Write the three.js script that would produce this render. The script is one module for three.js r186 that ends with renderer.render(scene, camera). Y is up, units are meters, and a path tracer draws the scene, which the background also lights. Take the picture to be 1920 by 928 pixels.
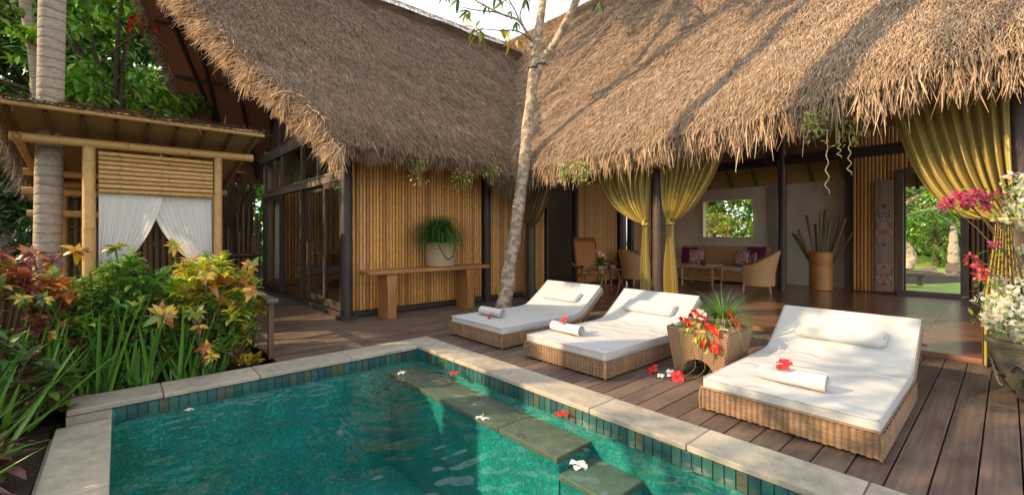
import * as THREE from 'three';
import { mergeGeometries } from 'three/addons/utils/BufferGeometryUtils.js';
import { RoundedBoxGeometry } from 'three/addons/geometries/RoundedBoxGeometry.js';

// ───────────────────────── camera, sky, sun, exposure ─────────────────────────
const scene = new THREE.Scene();
const TH = THREE.MathUtils.degToRad(41.7);
const camera = new THREE.PerspectiveCamera(58.41, 1920 / 928, 0.05, 400);
camera.position.set(0, 1.5, 0);
camera.lookAt(Math.sin(TH), 1.5, -Math.cos(TH));
camera.setViewOffset(1920, 928, 0, 24, 1920, 928);
const SUN = new THREE.Vector3(-0.855 * 0.89, 0.456, -0.518 * 0.89).normalize();
{ // pale, slightly hazy late-afternoon sky
  const w = 256, h = 128, d = new Float32Array(w * h * 4);
  for (let j = 0; j < h; j++) for (let i = 0; i < w; i++) {
    const el = (j + 0.5) / h * Math.PI - Math.PI / 2, az = (i + 0.5) / w * 2 * Math.PI - Math.PI;
    const dir = new THREE.Vector3(Math.cos(el) * Math.cos(az), Math.sin(el), Math.cos(el) * Math.sin(az));
    const up = Math.max(0, dir.y), warm = Math.pow(Math.max(0, dir.dot(SUN)), 3) * 0.35;
    const t = Math.pow(up, 0.6), s = 1.12;
    const c = dir.y < 0 ? [0.3, 0.28, 0.24] : [(1.06 - 0.3 * t) + warm, (1.05 - 0.24 * t) + warm * 0.9, (1.04 - 0.14 * t) + warm * 0.7];
    d.set([c[0] * s, c[1] * s, c[2] * s, 1], (j * w + i) * 4);
  }
  const sky = new THREE.DataTexture(d, w, h, THREE.RGBAFormat, THREE.FloatType);
  sky.mapping = THREE.EquirectangularReflectionMapping; sky.magFilter = THREE.LinearFilter; sky.wrapS = THREE.RepeatWrapping; sky.needsUpdate = true;
  scene.background = sky; scene.environment = sky;
}
const sun = new THREE.DirectionalLight(0xffdeb2, 5.0);
sun.position.copy(SUN).multiplyScalar(40).add(new THREE.Vector3(5, 0, -4)); sun.target.position.set(5, 0, -4);
sun.castShadow = true; sun.shadow.mapSize.set(4096, 4096);
Object.assign(sun.shadow.camera, { left: -25, right: 25, top: 25, bottom: -25, near: 1, far: 90 });
sun.shadow.radius = 1.1;
scene.add(sun, sun.target);
const renderer = new THREE.WebGLRenderer({ antialias: true });
renderer.setSize(1024, 494); renderer.shadowMap.enabled = true;
renderer.toneMapping = THREE.LinearToneMapping; renderer.toneMappingExposure = 1.62;

// ───────────────────────── helpers ─────────────────────────
const V = (x, y, z) => new THREE.Vector3(x, y, z);
function rngOf(a) { return () => { a |= 0; a = a + 0x6D2B79F5 | 0; let t = Math.imul(a ^ a >>> 15, 1 | a); t = t + Math.imul(t ^ t >>> 7, 61 | t) ^ t; return ((t ^ t >>> 14) >>> 0) / 4294967296; }; }
const R = rngOf(7);
const rr = (a, b, r = R) => a + (b - a) * r();
const lerp = (a, b, t) => a + (b - a) * t, clamp = (x, a = 0, b = 1) => Math.min(b, Math.max(a, x));
const smooth = (t) => { t = clamp(t); return t * t * (3 - 2 * t); };
const TH_S = Math.sin(TH), TH_C = Math.cos(TH);
const used = {};
function numbered(n) { used[n] = (used[n] ?? -1) + 1; return used[n] ? n + '_' + String(used[n]).padStart(3, '0') : n; }
function tag(o, label, category, group) { o.userData.label = label; o.userData.category = category; if (group) o.userData.group = group; return o; }
function thing(name, label, category, [x, y, z] = [0, 0, 0], turn = 0, group) {
  const o = new THREE.Group(); o.name = numbered(name); o.position.set(x, y, z); o.rotation.y = turn; scene.add(o); return tag(o, label, category, group);
}
function shadow(m) { m.castShadow = m.receiveShadow = true; return m; }
function obj(name, geo, mat, parent = scene) {
  const g = Array.isArray(geo) ? merge(geo) : geo, m = shadow(new THREE.Mesh(g, mat));
  m.name = parent === scene ? numbered(name) : name; parent.add(m); return m;
}
function struct(name, geo, mat, parent = scene) { const m = obj(name, geo, mat, parent); m.userData.kind = 'structure'; return m; }
function structGroup(name) { const o = new THREE.Group(); o.name = numbered(name); o.userData.kind = 'structure'; scene.add(o); return o; }
function merge(list) {
  const keep = ['position', 'normal', 'uv', ...(list.every(g => g.attributes.color) ? ['color'] : [])];
  return mergeGeometries(list.map(g => { g = g.index ? g.toNonIndexed() : g.clone(); for (const k of Object.keys(g.attributes)) if (!keep.includes(k)) g.deleteAttribute(k); return g; }));
}
const moved = (g, x, y, z, rx = 0, ry = 0, rz = 0) => g.clone().applyMatrix4(new THREE.Matrix4().makeRotationFromEuler(new THREE.Euler(rx, ry, rz)).setPosition(x, y, z));
// uv in metres, u along the grain axis
function metric(g, grain = 'y', ou = 0, ov = 0) {
  const p = g.attributes.position, n = g.attributes.normal, uv = new Float32Array(p.count * 2), ax = 'xyz'.indexOf(grain);
  for (let i = 0; i < p.count; i++) {
    const P = [p.getX(i), p.getY(i), p.getZ(i)], N = [n.getX(i), n.getY(i), n.getZ(i)].map(Math.abs);
    let k = N[0] >= N[1] && N[0] >= N[2] ? 0 : N[1] >= N[2] ? 1 : 2, rest = [0, 1, 2].filter(q => q !== k);
    if (rest[1] === ax) rest.reverse();
    uv[2 * i] = P[rest[0]] + ou; uv[2 * i + 1] = P[rest[1]] + ov;
  }
  g.setAttribute('uv', new THREE.BufferAttribute(uv, 2)); return g;
}
const rbox = (w, h, d, r = 0.01, grain = 'x', ou = 0, ov = 0, seg = 1) => metric(new RoundedBoxGeometry(w, h, d, seg, Math.min(r, w / 2.01, h / 2.01, d / 2.01)), grain, ou, ov);
const bx = (w, h, d, x, y, z, r = 0.008, grain = 'x') => rbox(w, h, d, r, grain, x * 3.1 + z, y * 1.7 + z * 2.3).translate(x, y, z);
// grid surface f(u,v) → Vector3
function grid(f, nu, nv, { su = 1, sv = 1, color } = {}) {
  const pos = [], uv = [], idx = [], col = [];
  for (let j = 0; j <= nv; j++) for (let i = 0; i <= nu; i++) {
    const u = i / nu, v = j / nv, p = f(u, v); pos.push(p.x, p.y, p.z); uv.push(u * su, v * sv);
    if (color) col.push(...color(u, v));
  }
  for (let j = 0; j < nv; j++) for (let i = 0; i < nu; i++) { const a = j * (nu + 1) + i, b = a + 1, c = a + nu + 1, d = c + 1; idx.push(a, b, d, a, d, c); }
  const g = new THREE.BufferGeometry();
  g.setAttribute('position', new THREE.Float32BufferAttribute(pos, 3)); g.setAttribute('uv', new THREE.Float32BufferAttribute(uv, 2));
  if (color) g.setAttribute('color', new THREE.Float32BufferAttribute(col, 3));
  g.setIndex(idx); g.computeVertexNormals(); return g;
}
// tapered tube through points; radius r(t)
function tube(pts, r, rad = 8, n = 0, wob = 0) {
  const c = new THREE.CatmullRomCurve3(pts), N = n || Math.max(4, pts.length * 4), fr = c.computeFrenetFrames(N, false), L = c.getLength(), R0 = typeof r === 'function' ? r : () => r;
  const g = grid((u, v) => {
    const k = Math.round(v * N), p = c.getPointAt(v), a = u * Math.PI * 2, q = R0(v) * (1 + wob * (Math.sin(a * 3 + v * 23) * 0.5 + Math.sin(a * 2 - v * 41) * 0.5));
    return p.addScaledVector(fr.normals[k], Math.cos(a) * q).addScaledVector(fr.binormals[k], Math.sin(a) * q);
  }, rad, N, { su: 2 * Math.PI * R0(0.5), sv: L });
  return g;
}
const cap = (g) => g;
function cyl(r0, r1, h, x, y, z, seg = 14) { return new THREE.CylinderGeometry(r1, r0, h, seg).translate(x, y + h / 2, z); }
function lathe(prof, seg = 24) { return new THREE.LatheGeometry(prof.map(p => new THREE.Vector2(p[0], p[1])), seg); }
function between(g, a, b) { // put a unit-height +y geometry (length already right) from a towards b
  const q = new THREE.Quaternion().setFromUnitVectors(V(0, 1, 0), b.clone().sub(a).normalize());
  return g.clone().applyQuaternion(q).translate(a.x, a.y, a.z);
}
// ───────────────────────── textures ─────────────────────────
function noise2(px, py, seed) { // tileable value noise with px × py cells
  const r = rngOf(seed), g = Float32Array.from({ length: px * py }, r);
  return (u, v) => {
    const x = u * px, y = v * py, i = Math.floor(x), j = Math.floor(y), s = smooth(x - i), t = smooth(y - j);
    const G = (a, b) => g[((b % py) + py) % py * px + ((a % px) + px) % px];
    return lerp(lerp(G(i, j), G(i + 1, j), s), lerp(G(i, j + 1), G(i + 1, j + 1), s), t);
  };
}
const enc = (x) => { x = clamp(x); return Math.round(255 * (x <= 0.0031308 ? 12.92 * x : 1.055 * Math.pow(x, 1 / 2.4) - 0.055)); };
function tex(size, metres, fn, color = true) {
  const d = new Uint8Array(size * size * 4);
  for (let j = 0; j < size; j++) for (let i = 0; i < size; i++) {
    let c = fn((i + 0.5) / size, (j + 0.5) / size); if (typeof c === 'number') c = [c, c, c];
    const e = color ? enc : (x) => Math.round(255 * clamp(x)), k = (j * size + i) * 4;
    d[k] = e(c[0]); d[k + 1] = e(c[1]); d[k + 2] = e(c[2]); d[k + 3] = 255;
  }
  const t = new THREE.DataTexture(d, size, size, THREE.RGBAFormat); t.magFilter = THREE.LinearFilter; t.minFilter = THREE.LinearMipmapLinearFilter; t.generateMipmaps = true;
  t.wrapS = t.wrapT = THREE.RepeatWrapping; if (color) t.colorSpace = THREE.SRGBColorSpace;
  const m = Array.isArray(metres) ? metres : [metres, metres]; t.repeat.set(1 / m[0], 1 / m[1]); t.needsUpdate = true; return t;
}
const nz = (px, py, s) => noise2(px, py, s);
const T = {};
{
  const a = nz(6, 90, 1), b = nz(14, 180, 2), c = nz(4, 9, 3), e = nz(40, 40, 4);
  T.wood = tex(512, [2, 1], (u, v) => 0.55 + 0.22 * a(u, v) + 0.18 * b(u, v) + 0.25 * (c(u, v) - 0.5));
  T.woodBump = tex(512, [2, 1], (u, v) => 0.5 * a(u, v) + 0.5 * b(u, v), false);
  const w1 = nz(5, 60, 31), w2 = nz(30, 30, 32), w3 = nz(7, 7, 33);
  T.weathered = tex(512, [2, 1], (u, v) => { const g = 0.5 + 0.3 * w1(u, v) + 0.15 * w2(u, v) + 0.35 * (w3(u, v) - 0.5); return [g, g * (0.98 + 0.04 * w3(u, v)), g]; });
  const s1 = nz(8, 8, 11), s2 = nz(26, 26, 12), s3 = nz(128, 128, 13), s4 = nz(3, 3, 14);
  T.stone = tex(512, 1.3, (u, v) => { const g = 0.6 + 0.2 * (s1(u, v) - 0.5) + 0.2 * s2(u, v) + 0.16 * s3(u, v) + 0.3 * (s4(u, v) - 0.5); return [g, g * 0.985, g * 0.95]; });
  T.stoneBump = tex(256, 0.65, (u, v) => 0.6 * s2(u, v) + 0.4 * s3(u, v), false);
  const p1 = nz(5, 5, 21), p2 = nz(40, 40, 22);
  T.plaster = tex(512, 2.5, (u, v) => 0.75 + 0.22 * (p1(u, v) - 0.5) + 0.1 * p2(u, v));
  const f1 = nz(96, 96, 41), f2 = nz(5, 5, 42), f3 = nz(9, 7, 43);
  T.fabric = tex(256, 0.16, (u, v) => 0.9 + 0.1 * f1(u, v));
  T.wrinkle = tex(512, 1.1, (u, v) => clamp(0.5 + 0.35 * Math.sin((u * 2 + f2(u, v) * 1.6) * Math.PI * 2) * f3(u, v) + 0.25 * f3(u, v) + 0.05 * f1(u, v)), false);
  const t1 = nz(12, 150, 51), t2 = nz(5, 5, 52), t3 = nz(30, 200, 53);
  T.thatch = tex(1024, 2.4, (u, v) => { const g = 0.34 + 0.42 * t3(v, u) + 0.3 * t1(v, u) + 0.25 * (t2(u, v) - 0.5); return [g, g * 0.93, g * 0.84]; });
  T.thatchBump = tex(512, 1.2, (u, v) => 0.5 * t1(v, u) + 0.5 * t3(v, u), false);
  T.mat = tex(512, 0.5, (u, v) => { const N = 24, i = Math.floor(u * N), j = Math.floor(v * N / 2), k = (i + j) % 2, g = k ? 0.55 + 0.2 * b(u, v) : 0.75 + 0.2 * b(v, u); const ex = Math.abs((u * N) % 1 - 0.5) * 2; return g * (1 - 0.35 * Math.pow(ex, 6)); });
  T.matBump = tex(512, 0.5, (u, v) => { const N = 24, k = (Math.floor(u * N) + Math.floor(v * N / 2)) % 2; return (k ? Math.sin(Math.PI * ((u * N) % 1)) : Math.sin(Math.PI * ((v * N / 2) % 1))); }, false);
  const q = rngOf(77), N = 50, cols = Array.from({ length: N * N }, () => { const k = q(), z = 0.9 + 0.22 * q(); return k < 0.6 ? [0.006 * z, 0.2 * z, 0.18 * z] : k < 0.82 ? [0.01 * z, 0.27 * z, 0.24 * z] : k < 0.96 ? [0.006 * z, 0.15 * z, 0.14 * z] : [0.05 * z, 0.15 * z, 0.1 * z]; });
  T.mosaic = tex(1024, 1.0, (u, v) => { const x = u * N, y = v * N, fx = x % 1, fy = y % 1; if (fx < 0.08 || fy < 0.08) return [0.02, 0.14, 0.125]; return cols[Math.floor(y) * N + Math.floor(x)].map(c => c * (0.75 + 0.5 * p1(u, v))); });
  const b1 = nz(10, 14, 61), b2 = nz(36, 44, 62), b3 = nz(6, 60, 63);
  T.bark = tex(512, [0.8, 1.0], (u, v) => { const m = b1(u, v) + 0.5 * b2(u, v); const g = 0.34 + 0.34 * smooth((m - 0.55) * 2.2) + 0.2 * b2(u, v); return [g, g * 0.95, g * 0.87]; });
  T.barkBump = tex(512, [0.8, 1.0], (u, v) => 0.5 * b1(u, v) + 0.5 * b2(u, v), false);
  T.palmBark = tex(512, [1.0, 1.0], (u, v) => { const g = 0.58 + 0.22 * b2(u, v) + 0.16 * b3(u, v) - 0.2 * Math.pow(Math.abs(Math.sin(Math.PI * (v * 9 + 0.25 * b1(u, v)))), 14); return [g, g * 0.96, g * 0.9]; });
  T.palmBump = tex(512, [1.0, 1.0], (u, v) => 0.6 - 0.5 * Math.pow(Math.abs(Math.sin(Math.PI * (v * 9 + 0.25 * b1(u, v)))), 14) + 0.3 * b2(u, v), false);
  const g1 = nz(9, 9, 71), g2 = nz(120, 120, 72);
  T.soil = tex(512, 1.5, (u, v) => { const g = 0.4 + 0.35 * g1(u, v) + 0.4 * g2(u, v); return [g, g * 0.85, g * 0.7]; });
  T.lawn = tex(512, 2.0, (u, v) => { const g = 0.45 + 0.3 * g1(u, v) + 0.35 * g2(u, v); return [g * 0.85, g, g * 0.6]; });
  const r1 = nz(7, 9, 81), r2 = nz(17, 15, 82), r3 = nz(37, 41, 83);
  T.ripple = tex(512, 3.4, (u, v) => 0.5 * r1(u, v) + 0.3 * r2(u, v) + 0.2 * r3(u, v), false);
  T.bamboo = tex(256, [0.7, 0.35], (u, v) => 0.66 + 0.2 * t1(v, u) + 0.16 * (b1(u, v) - 0.3));
  T.cane = tex(256, 0.12, (u, v) => { const n = 8, a1 = Math.abs(((u + v) * n) % 1 - 0.5) < 0.2, a2 = Math.abs(((u - v + 2) * n) % 1 - 0.5) < 0.2; return a1 || a2 ? 0.95 : 0.35; });
  T.weave = tex(256, 0.12, (u, v) => { const n = 8, k = (Math.floor(u * n) + Math.floor(v * n)) % 2; return k ? 0.65 + 0.3 * Math.sin(Math.PI * ((v * n) % 1)) : 0.6 + 0.3 * Math.sin(Math.PI * ((u * n) % 1)); });
  T.chevron = tex(512, 0.4, (u, v) => { const n = 12, k = ((v + Math.abs(u - 0.5)) * n) % 1; return 0.42 + 0.5 * Math.sin(Math.PI * k) + 0.06 * b(u, v); });
  T.chevronBump = tex(512, 0.4, (u, v) => Math.sin(Math.PI * (((v + Math.abs(u - 0.5)) * 12) % 1)), false);
  const fl = rngOf(5), blobs = Array.from({ length: 46 }, () => [fl(), fl(), 0.02 + 0.05 * fl(), fl()]);
  T.floral = tex(256, 0.4, (u, v) => { let c = [0.62, 0.42, 0.36]; for (const [x, y, r, k] of blobs) { const dx = Math.abs(u - x), dy = Math.abs(v - y), e = Math.hypot(Math.min(dx, 1 - dx), Math.min(dy, 1 - dy)); if (e < r) c = k < 0.5 ? [0.26, 0.03, 0.1] : k < 0.8 ? [0.45, 0.1, 0.14] : [0.7, 0.6, 0.45]; } return c; });
}
const RGB = (r, g, b) => new THREE.Color().setRGB(r, g, b);
const std = (r, g, b, o = {}) => new THREE.MeshStandardMaterial({ color: RGB(r, g, b), roughness: 0.8, ...o });
const phys = (r, g, b, o = {}) => new THREE.MeshPhysicalMaterial({ color: RGB(r, g, b), roughness: 0.8, ...o });
const DS = THREE.DoubleSide;
const leafM = (r, g, b, o = {}) => phys(r, g, b, { side: DS, roughness: 0.38, transmission: 0.45, thickness: 0, ...o });
const rough9 = (m) => { m.roughness = 0.9; return m; };
const M = {
  deck: [[0.144, 0.095, 0.067], [0.172, 0.117, 0.083], [0.120, 0.077, 0.057], [0.152, 0.099, 0.074]].map(c => std(...c, { map: T.weathered, bumpMap: T.woodBump, bumpScale: 0.002, roughness: 0.62 })),
  floor: [[0.24, 0.108, 0.064], [0.27, 0.125, 0.076], [0.21, 0.092, 0.056]].map(c => phys(...c, { map: T.wood, roughness: 0.3, clearcoat: 0.5, clearcoatRoughness: 0.15 })),
  dark: std(0.045, 0.034, 0.03, { map: T.wood, bumpMap: T.woodBump, bumpScale: 0.001, roughness: 0.5 }),
  frame: std(0.075, 0.05, 0.038, { map: T.wood, roughness: 0.45 }),
  greyWood: std(0.16, 0.115, 0.09, { map: T.weathered, roughness: 0.7 }),
  teak: std(0.42, 0.19, 0.06, { map: T.wood, bumpMap: T.woodBump, bumpScale: 0.001, roughness: 0.38 }),
  teakDark: std(0.25, 0.095, 0.035, { map: T.wood, roughness: 0.4 }),
  rail: std(0.13, 0.06, 0.035, { map: T.wood, roughness: 0.55 }),
  bamboo: [[0.700, 0.345, 0.081], [0.779, 0.418, 0.109], [0.620, 0.282, 0.063], [0.720, 0.376, 0.115], [0.500, 0.225, 0.058], [0.660, 0.408, 0.173], [0.739, 0.355, 0.069]].map(c => std(...c, { map: T.bamboo, vertexColors: true, roughness: 0.42 })),
  bambooPale: [[0.68, 0.41, 0.14], [0.6, 0.35, 0.12], [0.72, 0.45, 0.18]].map(c => std(...c, { map: T.bamboo, vertexColors: true, roughness: 0.45 })),
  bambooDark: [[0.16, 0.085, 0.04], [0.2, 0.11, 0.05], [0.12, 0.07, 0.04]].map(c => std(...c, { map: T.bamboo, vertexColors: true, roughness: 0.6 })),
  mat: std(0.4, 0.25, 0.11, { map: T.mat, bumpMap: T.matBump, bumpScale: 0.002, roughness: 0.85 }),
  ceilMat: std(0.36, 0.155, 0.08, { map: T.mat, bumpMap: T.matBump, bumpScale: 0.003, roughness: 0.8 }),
  thatchA: std(0.3, 0.225, 0.165, { map: T.thatch, bumpMap: T.thatchBump, bumpScale: 0.03, roughness: 1 }),
  strawA: std(0.33, 0.255, 0.19, { side: DS, roughness: 0.9 }),
  strawB: std(0.5, 0.36, 0.21, { side: DS, roughness: 0.85 }),
  stone: std(0.42, 0.37, 0.3, { map: T.stone, bumpMap: T.stoneBump, bumpScale: 0.0015, roughness: 0.75 }),
  stoneB: std(0.46, 0.405, 0.325, { map: T.stone, bumpMap: T.stoneBump, bumpScale: 0.0015, roughness: 0.75 }),
  stepStoneLow: std(0.1, 0.15, 0.115, { map: T.stone, roughness: 0.7 }), stepStone: std(0.14, 0.15, 0.11, { map: T.stone, bumpMap: T.stoneBump, bumpScale: 0.002, roughness: 0.7 }),
  mosaic: std(1, 1, 1, { map: T.mosaic, roughness: 0.4 }),
  plaster: std(0.9, 0.79, 0.6, { map: T.plaster, roughness: 0.9 }),
  plasterGrey: std(0.45, 0.38, 0.3, { map: T.plaster, roughness: 0.9 }),
  white: phys(0.48, 0.472, 0.46, { map: T.fabric, bumpMap: T.wrinkle, bumpScale: 0.022, roughness: 0.9, sheen: 0.2 }),
  towel: std(0.56, 0.55, 0.53, { map: T.fabric, bumpMap: T.fabric, bumpScale: 0.003, roughness: 1, side: DS }),
  wicker: std(0.31, 0.19, 0.105, { map: T.wood, vertexColors: true, roughness: 0.6 }),
  wickerPlain: std(0.27, 0.165, 0.09, { map: T.wood, roughness: 0.6 }),
  wickerIn: std(0.68, 0.39, 0.17, { map: T.weave, bumpMap: T.weave, bumpScale: 0.003, roughness: 0.6, side: DS }),
  chev: std(0.36, 0.21, 0.115, { map: T.chevron, bumpMap: T.chevronBump, bumpScale: 0.006, roughness: 0.55 }),
  gold: phys(0.5, 0.4, 0.115, { side: DS, roughness: 0.45, sheen: 0.3, sheenColor: RGB(0.8, 0.65, 0.3), transmission: 0.1, thickness: 0 }),
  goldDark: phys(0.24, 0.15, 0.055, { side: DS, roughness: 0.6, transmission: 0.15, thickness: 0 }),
  sheer: phys(0.9, 0.89, 0.87, { side: DS, roughness: 1, transmission: 0.4, thickness: 0 }),
  glass: phys(0.94, 0.97, 0.96, { roughness: 0.02, transmission: 1, thickness: 0, ior: 1.5 }),
  water: phys(0.86, 0.97, 0.95, { roughness: 0.02, transmission: 1, thickness: 0, ior: 1.33, bumpMap: T.ripple, bumpScale: 0.05 }),
  soil: std(0.06, 0.04, 0.03, { map: T.soil, bumpMap: T.soil, bumpScale: 0.03, roughness: 1 }),
  lawn: std(0.3, 0.36, 0.09, { map: T.lawn, bumpMap: T.lawn, bumpScale: 0.02, roughness: 1 }),
  bark: std(0.58, 0.49, 0.38, { map: T.bark, bumpMap: T.barkBump, bumpScale: 0.02, roughness: 0.9 }),
  palm: std(0.42, 0.37, 0.31, { map: T.palmBark, bumpMap: T.palmBump, bumpScale: 0.012, roughness: 0.9 }),
  limb: std(0.16, 0.12, 0.085, { map: T.bark, bumpMap: T.barkBump, bumpScale: 0.01, roughness: 0.9 }),
  stem: std(0.13, 0.09, 0.045, { roughness: 0.8 }),
  greenStem: std(0.11, 0.17, 0.04, { roughness: 0.6 }),
  leaf: leafM(0.075, 0.17, 0.025), leafDeep: leafM(0.03, 0.095, 0.018), leafLime: leafM(0.24, 0.32, 0.035), leafYellow: leafM(0.76, 0.5, 0.035), leafOrange: leafM(0.5, 0.17, 0.035), leafWine: leafM(0.12, 0.03, 0.03),
  inst: leafM(1, 1, 1, { transmission: 0.6 }), blade: leafM(0.13, 0.34, 0.035), bladeB: leafM(0.2, 0.42, 0.05), bladeC: leafM(0.08, 0.23, 0.03),
  red: leafM(0.72, 0.025, 0.02, { transmission: 0.25 }), pink: leafM(0.72, 0.06, 0.25, { transmission: 0.3 }), petalWhite: leafM(0.84, 0.84, 0.76, { transmission: 0.3 }), pollen: std(0.75, 0.5, 0.06),
  clayPot: std(0.44, 0.31, 0.19, { map: T.weave, bumpMap: T.weave, bumpScale: 0.004, roughness: 0.85 }),
  urn: std(0.13, 0.115, 0.09, { map: T.stone, bumpMap: T.stoneBump, bumpScale: 0.008, roughness: 0.9 }),
  vase: phys(0.6, 0.25, 0.055, { map: T.wood, roughness: 0.3, clearcoat: 0.3 }),
  purple: std(0.2, 0.018, 0.1, { map: T.fabric, bumpMap: T.wrinkle, bumpScale: 0.01 }), floral: std(1, 1, 1, { map: T.floral }), grey: std(0.22, 0.18, 0.15, { map: T.fabric, bumpMap: T.wrinkle, bumpScale: 0.01 }), cream: std(0.75, 0.6, 0.38, { map: T.fabric, bumpMap: T.wrinkle, bumpScale: 0.01 }),
  orangeFabric: std(0.42, 0.14, 0.05, { map: T.fabric }),
  core: std(0.07, 0.045, 0.03, { roughness: 0.8 }), strap: std(0.025, 0.02, 0.02, { roughness: 0.6 }), cord: std(0.12, 0.07, 0.04), rock: std(0.2, 0.18, 0.15, { map: T.stone, bumpMap: T.stoneBump, bumpScale: 0.02, roughness: 0.95 }),
  carved: std(0.5, 0.42, 0.33, { map: T.stone, bumpMap: T.stoneBump, bumpScale: 0.01, roughness: 0.9 }),
};
// ───────────────────────── pieces: bamboo, straw, leaves ─────────────────────────
function bambooGeo(len, r, seed, pitch = 0.36, rad = 8) {
  const q = rngOf(seed), prof = [], cols = []; let y = 0; const add = (rad_, yy, c) => { prof.push([rad_, yy]); cols.push(c); };
  add(0.0005, 0, 0.6); add(r, 0, 0.9);
  for (y = pitch * (0.3 + 0.6 * q()); y < len - 0.05; y += pitch * (0.85 + 0.3 * q())) { add(r * 0.98, y - 0.014, 0.95); add(r * 1.09, y, 0.62); add(r * 0.96, y + 0.014, 1.0); }
  add(r * 0.97, len, 0.9); add(0.0005, len, 0.6);
  const g = lathe(prof, rad), uv = g.attributes.uv, p = g.attributes.position, col = new Float32Array(p.count * 3), ou = q() * 3, ov = q() * 3;
  for (let i = 0; i < p.count; i++) { const k = i % prof.length, c = cols[k]; col.set([c, c, c], i * 3); uv.setXY(i, p.getY(i) + ou, uv.getX(i) * 2 * Math.PI * r + ov); }
  g.setAttribute('color', new THREE.BufferAttribute(col, 3)); return g;
}
const bambooCache = {};
const bambooVar = (len, r, k, pitch) => bambooCache[[len, r, k % 4, pitch]] ??= bambooGeo(len, r, 100 + (k % 4) * 17, pitch);
function pole(name, a, b, r, mats, k, parent, pitch = 0.36) {
  const len = Math.round(a.distanceTo(b) * 100) / 100, m = shadow(new THREE.Mesh(bambooVar(len, r, k, pitch), mats[Math.floor(k * 1.7) % mats.length]));
  m.name = parent === scene ? numbered(name) : name; m.position.copy(a); m.quaternion.setFromUnitVectors(V(0, 1, 0), b.clone().sub(a).normalize()); m.rotateY(k * 1.7); parent.add(m); return m;
}
const strawGeo = (() => { // unit length along +y, bent in z, tapering
  const p = [], n = [], idx = []; const ys = [0, 0.5, 1], ws = [0.5, 0.45, 0.12], zs = [0, 0.05, -0.03];
  ys.forEach((y, i) => { p.push(-ws[i], y, zs[i], ws[i], y, zs[i]); n.push(0, 0, 1, 0, 0, 1); });
  for (let i = 0; i < 2; i++) idx.push(2 * i, 2 * i + 1, 2 * i + 3, 2 * i, 2 * i + 3, 2 * i + 2);
  const g = new THREE.BufferGeometry(); g.setAttribute('position', new THREE.Float32BufferAttribute(p, 3)); g.setAttribute('normal', new THREE.Float32BufferAttribute(n, 3)); g.setAttribute('uv', new THREE.Float32BufferAttribute(new Float32Array(12), 2)); g.setIndex(idx); return g;
})();
function leafGeo(len = 1, w = 0.36, fold = 0.06, droop = 0.2, n = 3, belly = 0.42) {
  return grid((u, v) => { const s = (u - 0.5) * 2, wd = w / 2 * Math.pow(Math.sin(Math.PI * Math.pow(clamp(v * 0.97 + 0.02), Math.log(0.5) / Math.log(belly))), 0.9); return V(s * wd, v * len, -droop * len * v * v + fold * Math.abs(s) * Math.sin(Math.PI * v)); }, 2, n);
}
const LG = { oval: leafGeo(1, 0.42, 0.07, 0.2), slim: leafGeo(1, 0.2, 0.04, 0.25), round: leafGeo(1, 0.62, 0.08, 0.12), fine: leafGeo(1, 0.1, 0.015, 0.35) };
const bigLeaf = [leafGeo(1, 0.4, 0.06, 0.4, 7), leafGeo(1, 0.46, 0.08, 0.65, 7), leafGeo(1, 0.36, 0.07, 0.2, 7)];
// copies: list of {p, y (dir), n (approx normal), s or [sx,sy,sz], c:[r,g,b]}
function instances(name, geo, mat, list, parent, stuff = true) {
  const im = shadow(new THREE.InstancedMesh(geo, mat, list.length)), X = V(), Y = V(), Z = V(), m = new THREE.Matrix4(), col = new THREE.Color();
  list.forEach((e, i) => {
    Y.copy(e.y).normalize(); Z.copy(e.n).addScaledVector(Y, -e.n.dot(Y)); if (Z.lengthSq() < 1e-6) Z.set(Y.y, Y.z, Y.x).addScaledVector(Y, -(Y.y * Y.x + Y.z * Y.y + Y.x * Y.z)); Z.normalize(); X.crossVectors(Y, Z);
    const s = Array.isArray(e.s) ? e.s : [e.s, e.s, e.s];
    m.makeBasis(X.clone().multiplyScalar(s[0]), Y.clone().multiplyScalar(s[1]), Z.clone().multiplyScalar(s[2])).setPosition(e.p); im.setMatrixAt(i, m);
    im.setColorAt(i, col.setRGB(...e.c));
  });
  im.name = parent === scene ? numbered(name) : name; if (stuff) im.userData.kind = 'stuff'; parent.add(im); return im;
}
const rdir = (r = R) => { const z = rr(-1, 1, r), a = rr(0, 6.2832, r), q = Math.sqrt(1 - z * z); return V(q * Math.cos(a), z, q * Math.sin(a)); };
const mixc = (cs, r = R) => { const c = cs[Math.floor(r() * cs.length)], k = rr(0.7, 1.25, r); return [c[0] * k, c[1] * k, c[2] * k]; };
function leafMesh(parent, geo, mat, p, dir, n, len, w = 1, name = 'leaf') {
  const m = shadow(new THREE.Mesh(geo, mat)); m.name = name;
  const Y = dir.clone().normalize(), Z = n.clone().addScaledVector(Y, -n.dot(Y)).normalize(), X = V().crossVectors(Y, Z);
  m.quaternion.setFromRotationMatrix(new THREE.Matrix4().makeBasis(X, Y, Z)); m.position.copy(p); m.scale.set(len * w, len, len); parent.add(m); return m;
}
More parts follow.
